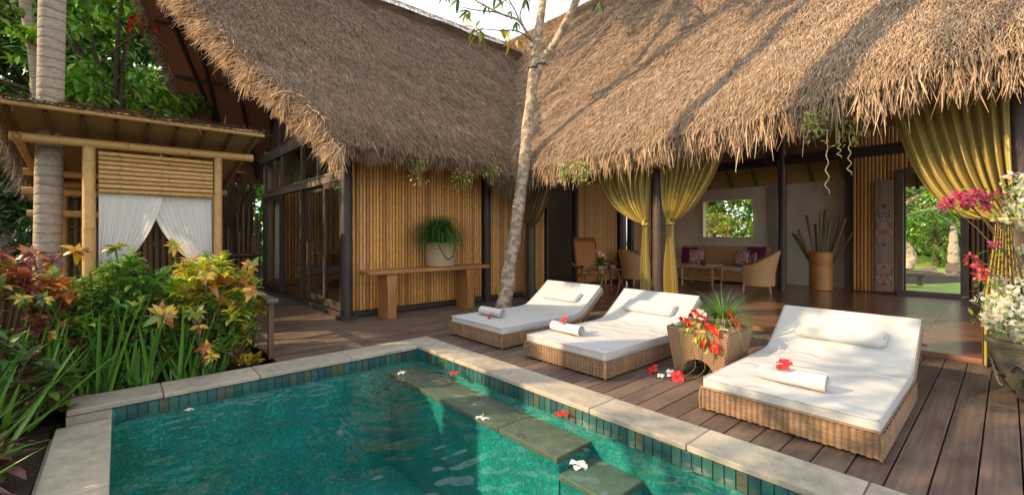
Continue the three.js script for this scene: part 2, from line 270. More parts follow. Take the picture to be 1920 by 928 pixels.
// ───────────────────────── the setting: ground, deck, floor, pool ─────────────────────────
{
  const s = new THREE.Shape([[-90, -90], [90, -90], [90, 90], [-90, 90]].map(p => new THREE.Vector2(...p)));
  s.holes.push(new THREE.Path([[-0.3, -3.2], [3.3, -3.2], [3.3, 5.6], [-0.3, 5.6]].map(p => new THREE.Vector2(...p))));
  const g = new THREE.ShapeGeometry(s).rotateX(-Math.PI / 2); g.translate(0, -0.22, 0); struct('ground', metric(g, 'x'), M.soil);
  // lawn beyond the pavilion
  struct('lawn', metric(grid((u, v) => V(lerp(14.9, 70, u), -0.17 + 0.08 * Math.sin(u * 9) * Math.sin(v * 11), lerp(20, -40, v)), 20, 20), 'x'), M.lawn);
  struct('garden_soil', metric(grid((u, v) => { const x = lerp(-9, 1.3, u), z = lerp(-5.68, -10, v); return V(x, -0.06 + 0.05 * Math.sin(x * 4) * Math.sin(z * 5) - (v > 0.99 ? 0.2 : 0), z); }, 30, 14), 'x'), M.soil);
  struct('garden_soil', metric(grid((u, v) => { const x = lerp(-9, -0.43, u), z = lerp(-1.0, -5.68, v); return V(x, -0.2 + 0.04 * Math.sin(x * 4) * Math.sin(z * 5), z); }, 20, 14), 'x'), M.soil);
}
{ // deck of weathered planks running along x, split at seams
  const deck = structGroup('deck'), pitch = 0.187, gap = 0.008, q = rngOf(3), cache = {};
  const plank = (x0, x1, z, w = pitch - gap) => {
    const L = Math.round((x1 - x0) * 100) / 100, k = Math.floor(q() * 4), g = cache[[L, w, k]] ??= rbox(L - 0.006, 0.035, w, 0.006, 'x', k * 1.37, k * 0.61);
    const m = shadow(new THREE.Mesh(g, M.deck[Math.floor(q() * 4)])); m.name = 'deck_plank'; m.position.set((x0 + x1) / 2, -0.0175 + rr(-0.0015, 0.0015, q), z); deck.add(m);
  };
  for (let i = 0; i < 56; i++) { const z = 2.4 - i * pitch; if (z < -7.95) break;
    const x0 = z < -5.72 ? 1.4 : 3.38, cut = [4.6, 5.8, 5.2, 6.4][i % 4];
    if (x0 < 3) { const c2 = [2.6, 3.4, 2.2][i % 3]; plank(x0, c2, z); plank(c2, cut, z); } else plank(x0, cut, z);
    plank(cut, z < -7.6 ? 7.6 : 7.49, z);
  }
  for (let i = 0; i < 35; i++) { const z = -8.02 - i * pitch; plank(1.42, 2.98, z); }
  // joists carry the planks
  for (const x of [1.5, 2.4, 3.6, 4.7, 5.9, 7.2]) { const z0 = x < 3.3 ? -5.8 : 2.4; const m = obj('joist', bx(0.07, 0.14, z0 + 7.9, x, -0.11, (z0 - 7.9) / 2, 0.004, 'z'), M.dark, deck); }
}
{ // polished pavilion floor
  const fl = structGroup('floor'), q = rngOf(8), w = 0.24, cache = {};
  let k = 0; for (let x = 7.5; x < 14.7; x += w) { for (const [z0, z1] of [[-7.8, -4.6 - (k % 3) * 0.5], [-4.6 - (k % 3) * 0.5, -0.8 - (k % 2) * 0.7], [-0.8 - (k % 2) * 0.7, 3]]) {
    const L = Math.round((z1 - z0) * 100) / 100, v = Math.floor(q() * 3), g = cache[[L, v]] ??= rbox(w - 0.003, 0.07, L - 0.003, 0.002, 'z', v, v * 0.3);
    const m = shadow(new THREE.Mesh(g, M.floor[Math.floor(q() * 3)])); m.name = 'floorboard'; m.position.set(x + w / 2, 0.025, (z0 + z1) / 2); fl.add(m);
  } k++; }
  obj('foundation', bx(7.4, 0.2, 11, 11.15, -0.12, -2.4, 0.005), M.dark, fl);
}
const WATER = -0.105;
{ // swimming pool
  const pool = structGroup('pool');
  const wall = (w, h, d, x, y, z) => obj('pool_wall', bx(w, h, d, x, y, z, 0.002), M.mosaic, pool);
  wall(0.3, 1.5, 8.5, 3.165, -0.79, -1.1); wall(3.4, 1.5, 0.3, 1.5, -0.79, -5.42); wall(0.28, 1.34, 8.5, -0.19, -0.84, -1.1); wall(3.4, 1.5, 0.3, 1.5, -0.79, 3.2);
  obj('pool_floor', bx(3.4, 0.1, 8.9, 1.5, -1.5, -1.1, 0.002), M.mosaic, pool);
  // stone ledge and stairs under water
  [[2.9, -3.815, -0.26], [0.5, -2.11, -0.38], [0.5, -1.6, -0.52]].forEach(([L, z, y], i) => {
    const s = obj('step', bx(0.4, 1.4 + y, L - 0.01, 2.81, (y - 1.45) / 2 - 0.02, z, 0.004), M.mosaic, pool);
    const n = i ? 1 : 4; for (let k = 0; k < n; k++) { const l = L / n, m = obj('tread_stone', rbox(0.43, 0.05, l - 0.003, 0.01, 'z', k * 0.7, i * 0.4 + k), i ? M.stepStoneLow : M.stepStone, s); m.position.set(2.8, y - 0.025, z - L / 2 + l * (k + 0.5)); }
  });
  // tile band at the water line: each tile a piece
  const q = rngOf(12), tint = [[0.02, 0.1, 0.1], [0.028, 0.13, 0.12], [0.018, 0.075, 0.085], [0.04, 0.14, 0.12], [0.075, 0.1, 0.065], [0.03, 0.11, 0.12]].map(c => std(...c, { map: T.stone, roughness: 0.3 }));
  const tg = bx(0.07, 0.13, 0.012, 0, 0, 0, 0.003), place = (x, z, turn) => { const m = shadow(new THREE.Mesh(tg, tint[Math.floor(q() * 6)])); m.name = 'tile'; m.position.set(x + (turn ? rr(-0.001, 0.001, q) : 0), -0.097, z); m.rotation.y = turn; pool.add(m); };
  for (let z = -5.19; z < 0.6; z += 0.075) place(3.006, z, Math.PI / 2);
  for (let x = 0.02; x < 2.99; x += 0.075) place(x, -5.262, 0);
  // coping stones
  const st = (x0, x1, z0, z1, yTop, th, k) => { const w = x1 - x0 - 0.004, d = z1 - z0 - 0.004, m = obj('coping_stone', rbox(w, th, d, 0.012, w > d ? 'x' : 'z', k * 0.37, k * 0.83, 2), k % 2 ? M.stone : M.stoneB, pool); m.position.set((x0 + x1) / 2, yTop - th / 2 + (k % 3) * 0.001, (z0 + z1) / 2); };
  let k = 0;
  for (let z = -5.25, L; z < 2.6; z += L) { L = 0.86 + 0.1 * (k % 3); st(2.985, 3.365, z, z + L, 0.022, 0.048, k++); }
  st(2.985, 3.365, -5.65, -5.25, 0.0245, 0.048, k++);
  for (let x = 2.985, L; x > -0.25; x -= L) { L = Math.min(0.8 + 0.09 * (k % 3), x + 0.33); st(x - L, x, -5.65, -5.235, 0.022, 0.048, k++); if (L < 0.05) break; }
  obj('coping_face', bx(0.29, 0.12, 0.36, -0.185, -0.09, -5.43, 0.006), M.stone, pool);
  for (let z = -5.22, L; z < 2.6; z += L) { L = 1.15 + 0.12 * (k % 3); st(-0.39, -0.04, z, z + L, -0.1, 0.07, k++); }
  obj('kerb_side', bx(0.08, 0.5, 8.0, -0.38, -0.42, -1.2, 0.006), M.stone, pool);
}
{
  const g = grid((u, v) => V(lerp(-0.045, 3.02, u), WATER, lerp(-5.27, 3.1, v)), 4, 8); struct('water', metric(g, 'x'), M.water);
  // low stone kerb in the corner of the flower bed
  const kb = structGroup('kerb');
  obj('kerb_stone', bx(0.9, 0.16, 0.16, -1.35, -0.14, -3.98, 0.015), M.stone, kb).rotation.y = 0; obj('kerb_stone', bx(0.16, 0.16, 1.2, -0.98, -0.17, -3.29, 0.015, 'z'), M.stoneB, kb);
}
// ───────────────────────── buildings ─────────────────────────
// roof planes: v = 0 at the eave, 1 at the ridge
const bump1 = nz(9, 9, 901), lump = (a, b) => (bump1(((a * 0.13) % 1 + 1) % 1, ((b * 0.13) % 1 + 1) % 1) - 0.5);
const LFv = [[-0.06, 2.55], [0, 2.42], [0.19, 1.66], [0.354, 1.26], [0.53, 0.84], [1, -0.15]];
const vergeX = (v) => { for (let i = 1; i < LFv.length; i++) if (v <= LFv[i][0]) return lerp(LFv[i - 1][1], LFv[i][1], (v - LFv[i - 1][0]) / (LFv[i][0] - LFv[i - 1][0])); return -0.15; };
const LFy = (v) => 3.27 + 4.28 * v - 0.08 * Math.sin(Math.PI * clamp(v));
const droop = (v) => { const t = clamp(1 - (v + 0.03) / 0.085); return 0.2 * t * t; };
const edge = (d, w) => { const t = clamp(1 - d / w); return t * t; };
const leftFront = (x, v) => V(x, LFy(v) - droop(v) - 0.42 * edge(6.3 + 3.95 * v - x, 0.9) + 0.1 * lump(x * 2, v * 14), -7.05 - 3.95 * v);
const leftBack = (x, v) => V(x, LFy(v) + 0.1 * lump(x * 2 + 5, v * 14), -14.95 + 3.95 * v);
const PVy = (v) => 3.1 + 5.36 * v - 0.14 * Math.sin(Math.PI * clamp(v));
const eaveLift = (z) => 0.0078 * Math.pow(clamp(z + 7, 0, 8), 2), pavFront = (z, v) => V(6.3 + 4.5 * v, PVy(v) - droop(v) + 0.08 * (1 - clamp(v * 4)) + eaveLift(z) * (1 - clamp(v)) - 0.1 * edge(z + 7.05 + 4.5 * v, 0.7) + 0.1 * lump(z * 2, v * 15), z);
const pavBack = (z, v) => V(15.5 - 4.7 * v, PVy(v), z);
const valleyX = (v) => 6.3 + 3.95 * v + 0.25, valleyZ = (v) => v < 0.86 ? -7.05 - 4.5 * v - 0.6 : -13.2;
function thatchSlab(f, nu, nv, th, up) { // closed shaggy slab on a surface f(u, v); th = thickness, up = outward normal
  const top = grid((u, v) => f(u, v), nu, nv), n = up.clone().multiplyScalar(-th), parts = [top];
  parts.push(grid((u, v) => f(u, 0).addScaledVector(n, v), nu, 2), grid((u, v) => f(0, u).addScaledVector(n, v), nv, 2), grid((u, v) => f(1, u).addScaledVector(n, v), nv, 2), grid((u, v) => f(u, 1).addScaledVector(n, v), nu, 2));
  return parts;
}
const NL = V(0, 3.95, 4.75).normalize(), NLb = V(0, 3.95, -4.75).normalize(), NP = V(-5.5, 4.5, 0).normalize(), NPb = V(5.5, 4.7, 0).normalize();
function slopeUV(g) { const p = g.attributes.position, uv = []; for (let i = 0; i < p.count; i++) uv.push(p.getX(i) * 1.0 + p.getZ(i) * 0.7, p.getY(i) * 1.25); g.setAttribute('uv', new THREE.Float32BufferAttribute(uv, 2)); return g; }
function strawOn(name, parent, f, n, N, down, mat, { len = [0.16, 0.36], wid = [0.006, 0.014], lift = [0.0, 0.22], jit = 0.4, cols, seed = 1, um = (u) => u, vm = (v) => v }) {
  const q = rngOf(seed), list = [];
  for (let i = 0; i < N; i++) {
    const u = um(q(), q), v = vm(q(), q), p = f(u, v); if (!p) continue;
    const y = down.clone().applyAxisAngle(n, rr(-jit, jit, q) * (q() < 0.12 ? 2.4 : 1)).addScaledVector(n, rr(lift[0], lift[1], q)).normalize();
    const L = rr(len[0], len[1], q), k = rr(0.45, 1.35, q), c = cols[Math.floor(q() * cols.length)];
    list.push({ p: p.addScaledVector(n, rr(0, 0.03, q)).addScaledVector(y, -L * 0.3), y, n: n.clone().applyAxisAngle(y, rr(-0.7, 0.7, q)), s: [rr(wid[0], wid[1], q), L, L], c: [c[0] * k, c[1] * k, c[2] * k] });
  }
  return instances(name, strawGeo, mat, list, parent);
}
const strawWhite = std(1, 1, 1, { side: DS, roughness: 0.85 });
const browns = [[0.257, 0.166, 0.100], [0.315, 0.216, 0.129], [0.183, 0.116, 0.073], [0.398, 0.282, 0.174], [0.249, 0.154, 0.100]];
const golds = [[0.379, 0.257, 0.156], [0.458, 0.325, 0.199], [0.286, 0.180, 0.109], [0.518, 0.396, 0.265], [0.346, 0.221, 0.142]];

// bungalow on the left ------------------------------------------------------
const bung = thing('bungalow', 'bungalow of bamboo poles and glass doors under the left steep brown thatched roof', 'house', [3, 0, -8]);
const inB = (o) => { o.position.x -= 3; o.position.z += 8; return o; };
const bungalow = (() => { const g = new THREE.Group(); return g; })();
{
  const P = bung, put = (name, geo, mat, par = P) => { const m = obj(name, geo, mat, par); if (par === P) inB(m); return m; };
  // roof
  const roof = new THREE.Group(); roof.name = 'roof'; P.add(roof); inB(roof);
  const fr = (u, v) => { const vv = lerp(-0.03, 1.01, v); return leftFront(lerp(vergeX(vv), valleyX(vv), u), vv); };
  const bk = (u, v) => { const vv = lerp(-0.03, 1.0, v); return leftBack(lerp(vergeX(vv), 10.5, u), vv); };
  obj('thatch', [...thatchSlab(fr, 60, 36, 0.24, NL), ...thatchSlab(bk, 20, 12, 0.24, NLb)].map(slopeUV), M.thatchA, roof);
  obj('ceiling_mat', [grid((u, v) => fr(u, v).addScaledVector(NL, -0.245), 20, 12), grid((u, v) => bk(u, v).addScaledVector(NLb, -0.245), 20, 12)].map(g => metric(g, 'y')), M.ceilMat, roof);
  obj('ridge_cap', tube([V(-0.3, 7.5, -11), V(2, 7.52, -11), V(5, 7.5, -11), V(8, 7.52, -11), V(11, 7.5, -11)], 0.17, 10, 30, 0.15), M.thatchA, roof);
  const dn = V(0, -4.75, 3.95).normalize();
  strawOn('straw', roof, fr, NL, 150000, dn, strawWhite, { cols: browns, seed: 11, jit: 0.4, lift: [0.02, 0.34], len: [0.1, 0.28], wid: [0.004, 0.01] });
  strawOn('ridge_straw', roof, (u, v) => V(lerp(-0.2, 10.6, u), 7.6 + 0.08 * Math.sin(v * 3.1), -11.15 + 0.5 * v), NL, 5000, dn, strawWhite, { cols: browns, seed: 12, jit: 0.6, lift: [0, 0.4], len: [0.2, 0.4] });
  // eave and verge fringes
  const q = rngOf(21), ev = [], vg = [];
  for (let i = 0; i < 9000; i++) { const x = rr(2.35, 6.7, q), cl = lump(x * 9, 3.1), L = rr(0.09, 0.24, q) * (1 + 1.2 * cl), p = leftFront(x, -0.03).addScaledVector(NL, rr(-0.24, 0.02, q)).add(V(0, 0, rr(-0.1, 0.02, q))), k = rr(0.5, 1.3, q), c = browns[Math.floor(q() * 5)];
    ev.push({ p: p.add(V(0, 0.06, 0)), y: V(rr(-0.3, 0.3, q), -1, rr(0.05, 0.5, q)), n: V(rr(-0.6, 0.6, q), 0.2, 1), s: [rr(0.006, 0.016, q), L, L], c: [c[0] * k, c[1] * k, c[2] * k] }); }
  for (let i = 0; i < 13000; i++) { const v = rr(-0.05, 1, q), cl = 1 + 1.5 * lump(v * 40, 7), p = leftFront(vergeX(v), v).addScaledVector(NL, rr(-0.26, 0.03, q)), k = rr(0.6, 1.4, q), c = golds[Math.floor(q() * 5)], L = rr(0.1, 0.3, q) * cl;
    p.x += rr(-0.04, 0.14, q); const y = V(rr(-1, 0.1, q), rr(-1, -0.1, q), rr(0, 0.5, q)); vg.push({ p, y, n: V(-0.5 + rr(-0.5, 0.5, q), 0.5, rr(0, 1, q)), s: [rr(0.006, 0.016, q), L, L], c: [c[0] * k * 1.35, c[1] * k * 1.3, c[2] * k * 1.15] }); }
  for (let i = 0; i < 4000; i++) { const v = rr(-0.02, 1, q), p = leftBack(vergeX(v), v).addScaledVector(NLb, rr(-0.26, 0.02, q)), c = golds[Math.floor(q() * 5)], k = rr(0.5, 1.2, q), L = rr(0.1, 0.3, q); vg.push({ p, y: V(rr(-1, 0.3, q), rr(-1, -0.1, q), rr(-0.5, 0.1, q)), n: rdir(q), s: [rr(0.006, 0.016, q), L, L], c: [c[0] * k, c[1] * k, c[2] * k] }); }
  // loose hanging bundles at the corner of the verge
  for (const [v, n, L0] of [[0.08, 240, 0.5], [0.02, 200, 0.42], [0.13, 90, 0.4], [0.36, 14, 0.6], [0.62, 5, 0.5]]) for (let i = 0; i < n; i++) { const p = leftFront(vergeX(v) + rr(-0.08, 0.1, q), v + rr(-0.03, 0.03, q)).addScaledVector(NL, -rr(0.1, 0.26, q)), L = rr(0.4, 1, q) * L0, c = golds[Math.floor(q() * 5)]; vg.push({ p, y: V(rr(-0.3, 0.2, q), -1, rr(-0.2, 0.25, q)), n: rdir(q), s: [rr(0.006, 0.014, q), L, L], c }); }
  instances('eave_fringe', strawGeo, strawWhite, ev, roof); instances('verge_fringe', strawGeo, strawWhite, vg, roof);
  // rafters and battens under the gable
  for (let i = 0; i < 6; i++) { const x0 = 0.25 + i * 0.62;
    for (const [F, N] of [[leftFront, NL], [leftBack, NLb]]) { const a = F(x0 + 2.2 * 0.7, 0.02).addScaledVector(N, -0.33), b = F(x0 - 0.1, 0.99).addScaledVector(N, -0.33); if (a.x < 2.6 && i < 1) a.x = 2.55; obj('rafter', between(cyl(0.045, 0.04, a.distanceTo(b), 0, 0, 0, 8), a, b), M.dark, roof); } }
  for (const v of [0.12, 0.3, 0.5, 0.7, 0.88]) for (const [F, N] of [[leftFront, NL], [leftBack, NLb]]) { const a = F(vergeX(v) + 0.08, v).addScaledVector(N, -0.3), b = F(6, v).addScaledVector(N, -0.3); obj('batten', between(cyl(0.03, 0.03, a.distanceTo(b), 0, 0, 0, 8), a, b), M.dark, roof); }
  // corner post, bamboo walls
  put('corner_post', [cyl(0.1, 0.095, 3.6, 3.04, 0, -7.84, 16), bx(0.3, 0.06, 0.3, 3.04, 0.03, -7.84)], M.dark);
  put('post', [cyl(0.09, 0.09, 3.1, 6.22, 0, -7.84, 14)], M.dark);
  put('wall_core', [bx(5.1, 3.3, 0.06, 5.66, 1.65, -7.98, 0.003), bx(2.0, 3.3, 0.06, 10.36, 1.65, -7.98, 0.003), bx(1.15, 0.6, 0.06, 8.785, 3.0, -7.98, 0.003)], M.core);
  let k = 0;
  for (let x = 3.19; x < 8.15; x += 0.0655) { if (Math.abs(x - 6.22) < 0.1) continue; inB(pole('bamboo_pole', V(x, 0.12, -7.9 + 0.004 * (k % 3)), V(x + rr(-0.006, 0.006), 3.0, -7.9), 0.0325, M.bamboo, Math.floor(R() * 16) + k * 0, P)); k++; }
  for (let x = 9.42; x < 11.3; x += 0.0655) { inB(pole('bamboo_pole', V(x, 0.12, -7.9), V(x, 3.0, -7.9), 0.0325, M.bamboo, Math.floor(R() * 16), P)); }
  put('skirting', [bx(5.0, 0.1, 0.08, 5.62, 0.06, -7.9)], M.dark); put('skirting', [bx(1.95, 0.1, 0.08, 10.36, 0.11, -7.9)], M.dark);
  // doorway to the passage
  put('door_frame', [bx(0.09, 2.66, 0.14, 8.22, 1.33, -7.9), bx(0.09, 2.66, 0.14, 9.35, 1.33, -7.9), bx(1.22, 0.09, 0.14, 8.785, 2.7, -7.9)], M.frame);
  const dr = put('door', [bx(0.06, 2.55, 0.98, 8.34, 1.33, -8.45, 0.006, 'y')], M.greyWood); obj('handle', [cyl(0.02, 0.02, 0.3, 8.39, 1.0, -8.85, 8)], M.strap, dr);
  put('passage_panel', [bx(0.5, 2.6, 0.04, 9.1, 1.35, -9.6, 0.004, 'y'), bx(0.28, 2.3, 0.04, 8.55, 1.35, -9.9, 0.004, 'y')], M.greyWood);
  // dark timber posts and panels right of the bamboo, inside the pavilion
  put('post', [bx(0.16, 3.4, 0.16, 11.42, 1.7, -7.88)], M.dark); put('timber_panel', [bx(0.22, 3.2, 0.08, 11.64, 1.6, -7.9, 0.006, 'y')], M.teakDark); put('post', [bx(0.16, 3.4, 0.16, 12.0, 1.7, -7.88)], M.dark);
  put('woven_panel', [bx(2.5, 3.3, 0.06, 13.34, 1.65, -7.95, 0.006, 'x')], M.wickerIn);
  // glazed gable wall along z
  const Zs = [-7.98, -8.95, -10.35, -11.95, -13.6];
  put('threshold', [bx(0.16, 0.1, 5.9, 3.04, 0.05, -10.9, 0.006, 'z')], M.dark);
  put('transom', [bx(0.12, 0.13, 5.9, 3.04, 2.55, -10.9, 0.006, 'z')], M.greyWood);
  put('tie_beam', [bx(0.14, 0.24, 6.2, 3.04, 3.56, -11, 0.006, 'z')], M.greyWood);
  for (const z of [-9.75, -11, -12.2]) put('mullion', [bx(0.07, 3.3, 0.07, 3.04, 5.2, z, 0.005, 'y')], M.greyWood);
  for (const z of [-8.62, -9.3, -10.35, -11.95, -12.6, -13.6]) put('mullion', [bx(0.07, 0.86, 0.07, 3.04, 3.04, z, 0.005, 'y')], M.greyWood);
  for (const z of [-10.35, -11.95, -13.7]) put('door_post', [bx(0.1, 2.42, 0.1, 3.04, 1.28, z, 0.005, 'y')], M.frame);
  const panel = (z0, z1, x, name) => { const w = z1 - z0, f = put(name, [bx(0.05, 2.36, 0.09, x, 1.3, z0 + 0.045), bx(0.05, 2.36, 0.09, x, 1.3, z1 - 0.045), bx(0.05, 0.1, w - 0.18, x, 2.43, (z0 + z1) / 2, 0.005, 'z'), bx(0.05, 0.14, w - 0.18, x, 0.19, (z0 + z1) / 2, 0.005, 'z')], M.frame); obj('pane', bx(0.008, 2.2, w - 0.16, x, 1.3, (z0 + z1) / 2, 0.002), M.glass, f); return f; };
  panel(-8.95, -7.98, 3.02, 'glass_door'); const gd = panel(-10.1, -8.98, 3.09, 'glass_door'); obj('handle', [bx(0.04, 0.5, 0.03, 3.04, 1.1, -10.04)], M.teak, gd); panel(-13.6, -12.0, 3.02, 'glass_door');
  const cw = put('clerestory', [bx(0.05, 0.05, 5.7, 3.04, 2.66, -10.85, 0.004, 'z')], M.greyWood); for (const [a, b] of [[-8.6, -7.98], [-9.28, -8.65], [-10.3, -9.33], [-11.9, -10.4], [-13.5, -12.65]]) obj('pane', bx(0.008, 0.75, b - a - 0.04, 3.04, 3.06, (a + b) / 2, 0.002), M.glass, cw);
  put('gable_boards', metric((() => { const s = new THREE.Shape([[7.95, 3.68], [14.05, 3.68], [11, 7.4]].map(p => new THREE.Vector2(...p))); const g = new THREE.ExtrudeGeometry(s, { depth: 0.04, bevelEnabled: false }); g.rotateY(Math.PI / 2).translate(3.16, 0, 0); return g; })(), 'y'), M.core);
  // room behind the doors
  put('room_floor', [bx(8.3, 0.08, 6.1, 7.2, 0.02, -11.0, 0.004)], M.floor[1]); put('back_wall', [bx(8.4, 4.3, 0.1, 7.3, 2.15, -14.1, 0.004)], M.plaster); put('partition', [bx(0.08, 4.4, 6, 7.9, 2.2, -11, 0.004)], M.plaster); put('wall_core', [bx(0.08, 3.5, 6.2, 11.55, 1.75, -11, 0.004)], M.plasterGrey);
  for (let x = 3.3, i = 0; x < 7.8; x += 0.09, i++) inB(pole('bamboo_pole', V(x, 0.1, -14.0), V(x, 3.3, -14.0), 0.045, M.bamboo, i * 5 % 16, P));
}
// pavilion on the right -------------------------------------------------------
const pav = thing('pavilion', 'open pavilion with dark columns under the big sunlit thatched roof on the right', 'pavilion', [7, 0, -4]);
const inP = (o) => { o.position.x -= 7; o.position.z += 4; return o; };
{
  const P = pav, put = (name, geo, mat, par = P) => { const m = obj(name, geo, mat, par); if (par === P) inP(m); return m; };
  const roof = new THREE.Group(); roof.name = 'roof'; P.add(roof); inP(roof);
  const fr = (u, v) => { const vv = lerp(-0.03, 1.01, v); return pavFront(lerp(valleyZ(vv), 4.2, u), vv); };
  const bk = (u, v) => { const vv = lerp(-0.03, 1, v); return pavBack(lerp(-13.2, 4.2, u), vv); };
  obj('thatch', [...thatchSlab(fr, 80, 36, 0.3, NP), ...thatchSlab(bk, 20, 10, 0.3, NPb)].map(slopeUV), M.thatchA, roof);
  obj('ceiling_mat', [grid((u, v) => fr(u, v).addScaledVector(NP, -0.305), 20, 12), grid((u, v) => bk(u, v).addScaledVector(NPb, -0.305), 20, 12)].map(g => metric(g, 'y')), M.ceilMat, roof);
  obj('ridge_cap', tube([V(10.8, 8.4, -13.4), V(10.8, 8.44, -9), V(10.8, 8.42, -4), V(10.8, 8.44, 1), V(10.8, 8.4, 4.2)], 0.19, 10, 30, 0.15), M.thatchA, roof);
  const dn = V(-4.5, -5.5, 0).normalize();
  const fv = (u, v) => { const vv = lerp(-0.03, 1.01, v), z = lerp(valleyZ(vv), 1.6, u); return pavFront(z, vv); };
  strawOn('straw', roof, fv, NP, 240000, dn, strawWhite, { cols: golds, seed: 31, jit: 0.38, lift: [0.04, 0.42], len: [0.1, 0.26], wid: [0.005, 0.011] });
  strawOn('ridge_straw', roof, (u, v) => V(10.65 + 0.3 * v, 8.55 + 0.05 * Math.sin(v * 3.1), lerp(-13.3, 2, u)), NP, 5000, dn, strawWhite, { cols: golds, seed: 32, jit: 0.7, lift: [0, 0.5], len: [0.2, 0.45] });
  const q = rngOf(41), ev = [];
  for (let i = 0; i < 24000; i++) { const z = rr(-7.4, 1.8, q), cl = lump(z * 11, 9.3) + 0.6 * lump(z * 31, 1.3), L = rr(0.12, 0.32, q) * (1 + 1.0 * cl) * (q() < 0.06 ? 1.5 : 1), row = q(), p = pavFront(z, lerp(-0.035, 0.03, row)).addScaledVector(NP, rr(-0.3, 0.03, q) * (1 - row)), k = rr(0.5, 1.3, q), c = golds[Math.floor(q() * 5)];
    ev.push({ p: p.add(V(0, 0.05, 0)), y: V(rr(-0.45, 0.02, q), -1, rr(-0.28, 0.28, q)), n: V(-1, 0.2, rr(-0.9, 0.9, q)), s: [rr(0.005, 0.017, q), L, L * 1.6], c: [c[0] * k, c[1] * k, c[2] * k] }); }
  instances('eave_fringe', strawGeo, strawWhite, ev, roof);
  for (let z = -6.8; z < 3; z += 0.75) { const a = V(6.35, 2.72 + eaveLift(z), z), b = V(10.7, 8.05, z); obj('rafter', between(cyl(0.05, 0.05, a.distanceTo(b), 0, 0, 0, 8), a, b), M.dark, roof); const c = V(15.4, 2.7, z), d = V(10.9, 8.05, z); obj('rafter', between(cyl(0.05, 0.05, c.distanceTo(d), 0, 0, 0, 8), c, d), M.dark, roof); }
  // columns, beams
  for (const z of [-7.42, -4.15, 0.08]) put('column', [cyl(0.108, 0.1, z > -1 ? 3.9 : 3.6, 7.2, 0, z, 18), lathe([[0.001, 0], [0.15, 0], [0.15, 0.05], [0.12, 0.07]], 18).translate(7.2, 0, z)], M.frame);
  put('beam', [bx(0.16, 0.2, 3.4, 7.2, 3.5, -5.85, 0.01, 'z').applyMatrix4(new THREE.Matrix4()), bx(0.16, 0.2, 6.6, 7.2, 3.68, -0.85, 0.01, 'z')], M.dark); put('beam', [bx(0.14, 0.24, 10.6, 12.93, 3.42, -2.6, 0.01, 'z')], M.dark); put('beam', [bx(7.4, 0.22, 0.16, 10.8, 3.4, -7.6, 0.01, 'x')], M.dark); put('beam', [bx(7.4, 0.2, 0.16, 10.8, 3.62, -4.15, 0.01, 'x')], M.dark);
  put('column', [cyl(0.1, 0.1, 4.9, 12.93, 0.05, -3.92, 18)], M.frame); put('column', [cyl(0.1, 0.1, 4.9, 12.93, 0.05, -7.6, 18)], M.frame);
  // back wall with its opening
  const X0 = 14.7, wz = [-7.9, -6.78, -5.22, -2.6];
  put('plaster_wall', [bx(0.14, 2.95, wz[1] - wz[0], X0, 1.5, (wz[0] + wz[1]) / 2, 0.004, 'y'), bx(0.14, 2.95, wz[3] - wz[2], X0, 1.5, (wz[2] + wz[3]) / 2, 0.004, 'y'), bx(0.14, 1.36, wz[2] - wz[1], X0, 0.7, (wz[1] + wz[2]) / 2, 0.004, 'z'), bx(0.14, 0.34, wz[2] - wz[1], X0, 2.8, (wz[1] + wz[2]) / 2, 0.004, 'z')], M.plaster);
  put('window_frame', [bx(0.2, 0.05, 1.66, X0 - 0.01, 1.4, -6, 0.005, 'z'), bx(0.2, 0.05, 1.66, X0 - 0.01, 2.62, -6, 0.005, 'z'), bx(0.2, 1.17, 0.05, X0 - 0.01, 2.01, -6.8, 0.005), bx(0.2, 1.17, 0.05, X0 - 0.01, 2.01, -5.2, 0.005)], M.plaster);
  put('pilaster', [bx(0.1, 2.95, 0.36, X0 - 0.09, 1.5, -4.6, 0.005, 'y')], M.plasterGrey); put('pilaster', [bx(0.1, 2.95, 0.22, X0 - 0.09, 1.5, -2.72, 0.005, 'y')], M.plasterGrey);
  // bamboo panel beside the garden door and the timber wall on the right
  put('wall_core', [bx(0.06, 4.3, 1.2, 14.2, 2.2, -2.24, 0.004), bx(0.06, 1.4, 1.2, 14.2, 3.75, -1.14, 0.004), bx(0.06, 4.3, 1.55, 14.2, 2.2, 0.2, 0.004), bx(0.5, 4.2, 0.06, 14.45, 2.2, -2.62, 0.004)], M.core);
  let k = 0; for (let z = -2.62; z < -1.72; z += 0.0745, k++) inP(pole('bamboo_pole', V(14.12, 0.08, z), V(14.12, 4.3, z), 0.037, M.bamboo, k * 7 % 16, P));
  for (let z = -1.7; z < -0.58; z += 0.0745, k++) inP(pole('bamboo_pole', V(14.12, 3.06, z), V(14.12, 4.3, z), 0.037, M.bamboo, k * 5 % 16, P));
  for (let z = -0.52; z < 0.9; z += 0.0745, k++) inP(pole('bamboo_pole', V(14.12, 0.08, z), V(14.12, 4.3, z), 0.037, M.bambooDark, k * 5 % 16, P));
  put('door_frame', [bx(0.18, 3.0, 0.1, 14.1, 1.5, -1.72, 0.006, 'y'), bx(0.18, 3.0, 0.13, 14.1, 1.5, -0.64, 0.006, 'y'), bx(0.18, 0.1, 1.2, 14.1, 3.02, -1.18, 0.006, 'z'), bx(0.24, 0.14, 1.2, 14.1, 0.1, -1.18, 0.006, 'z')], M.greyWood);
}
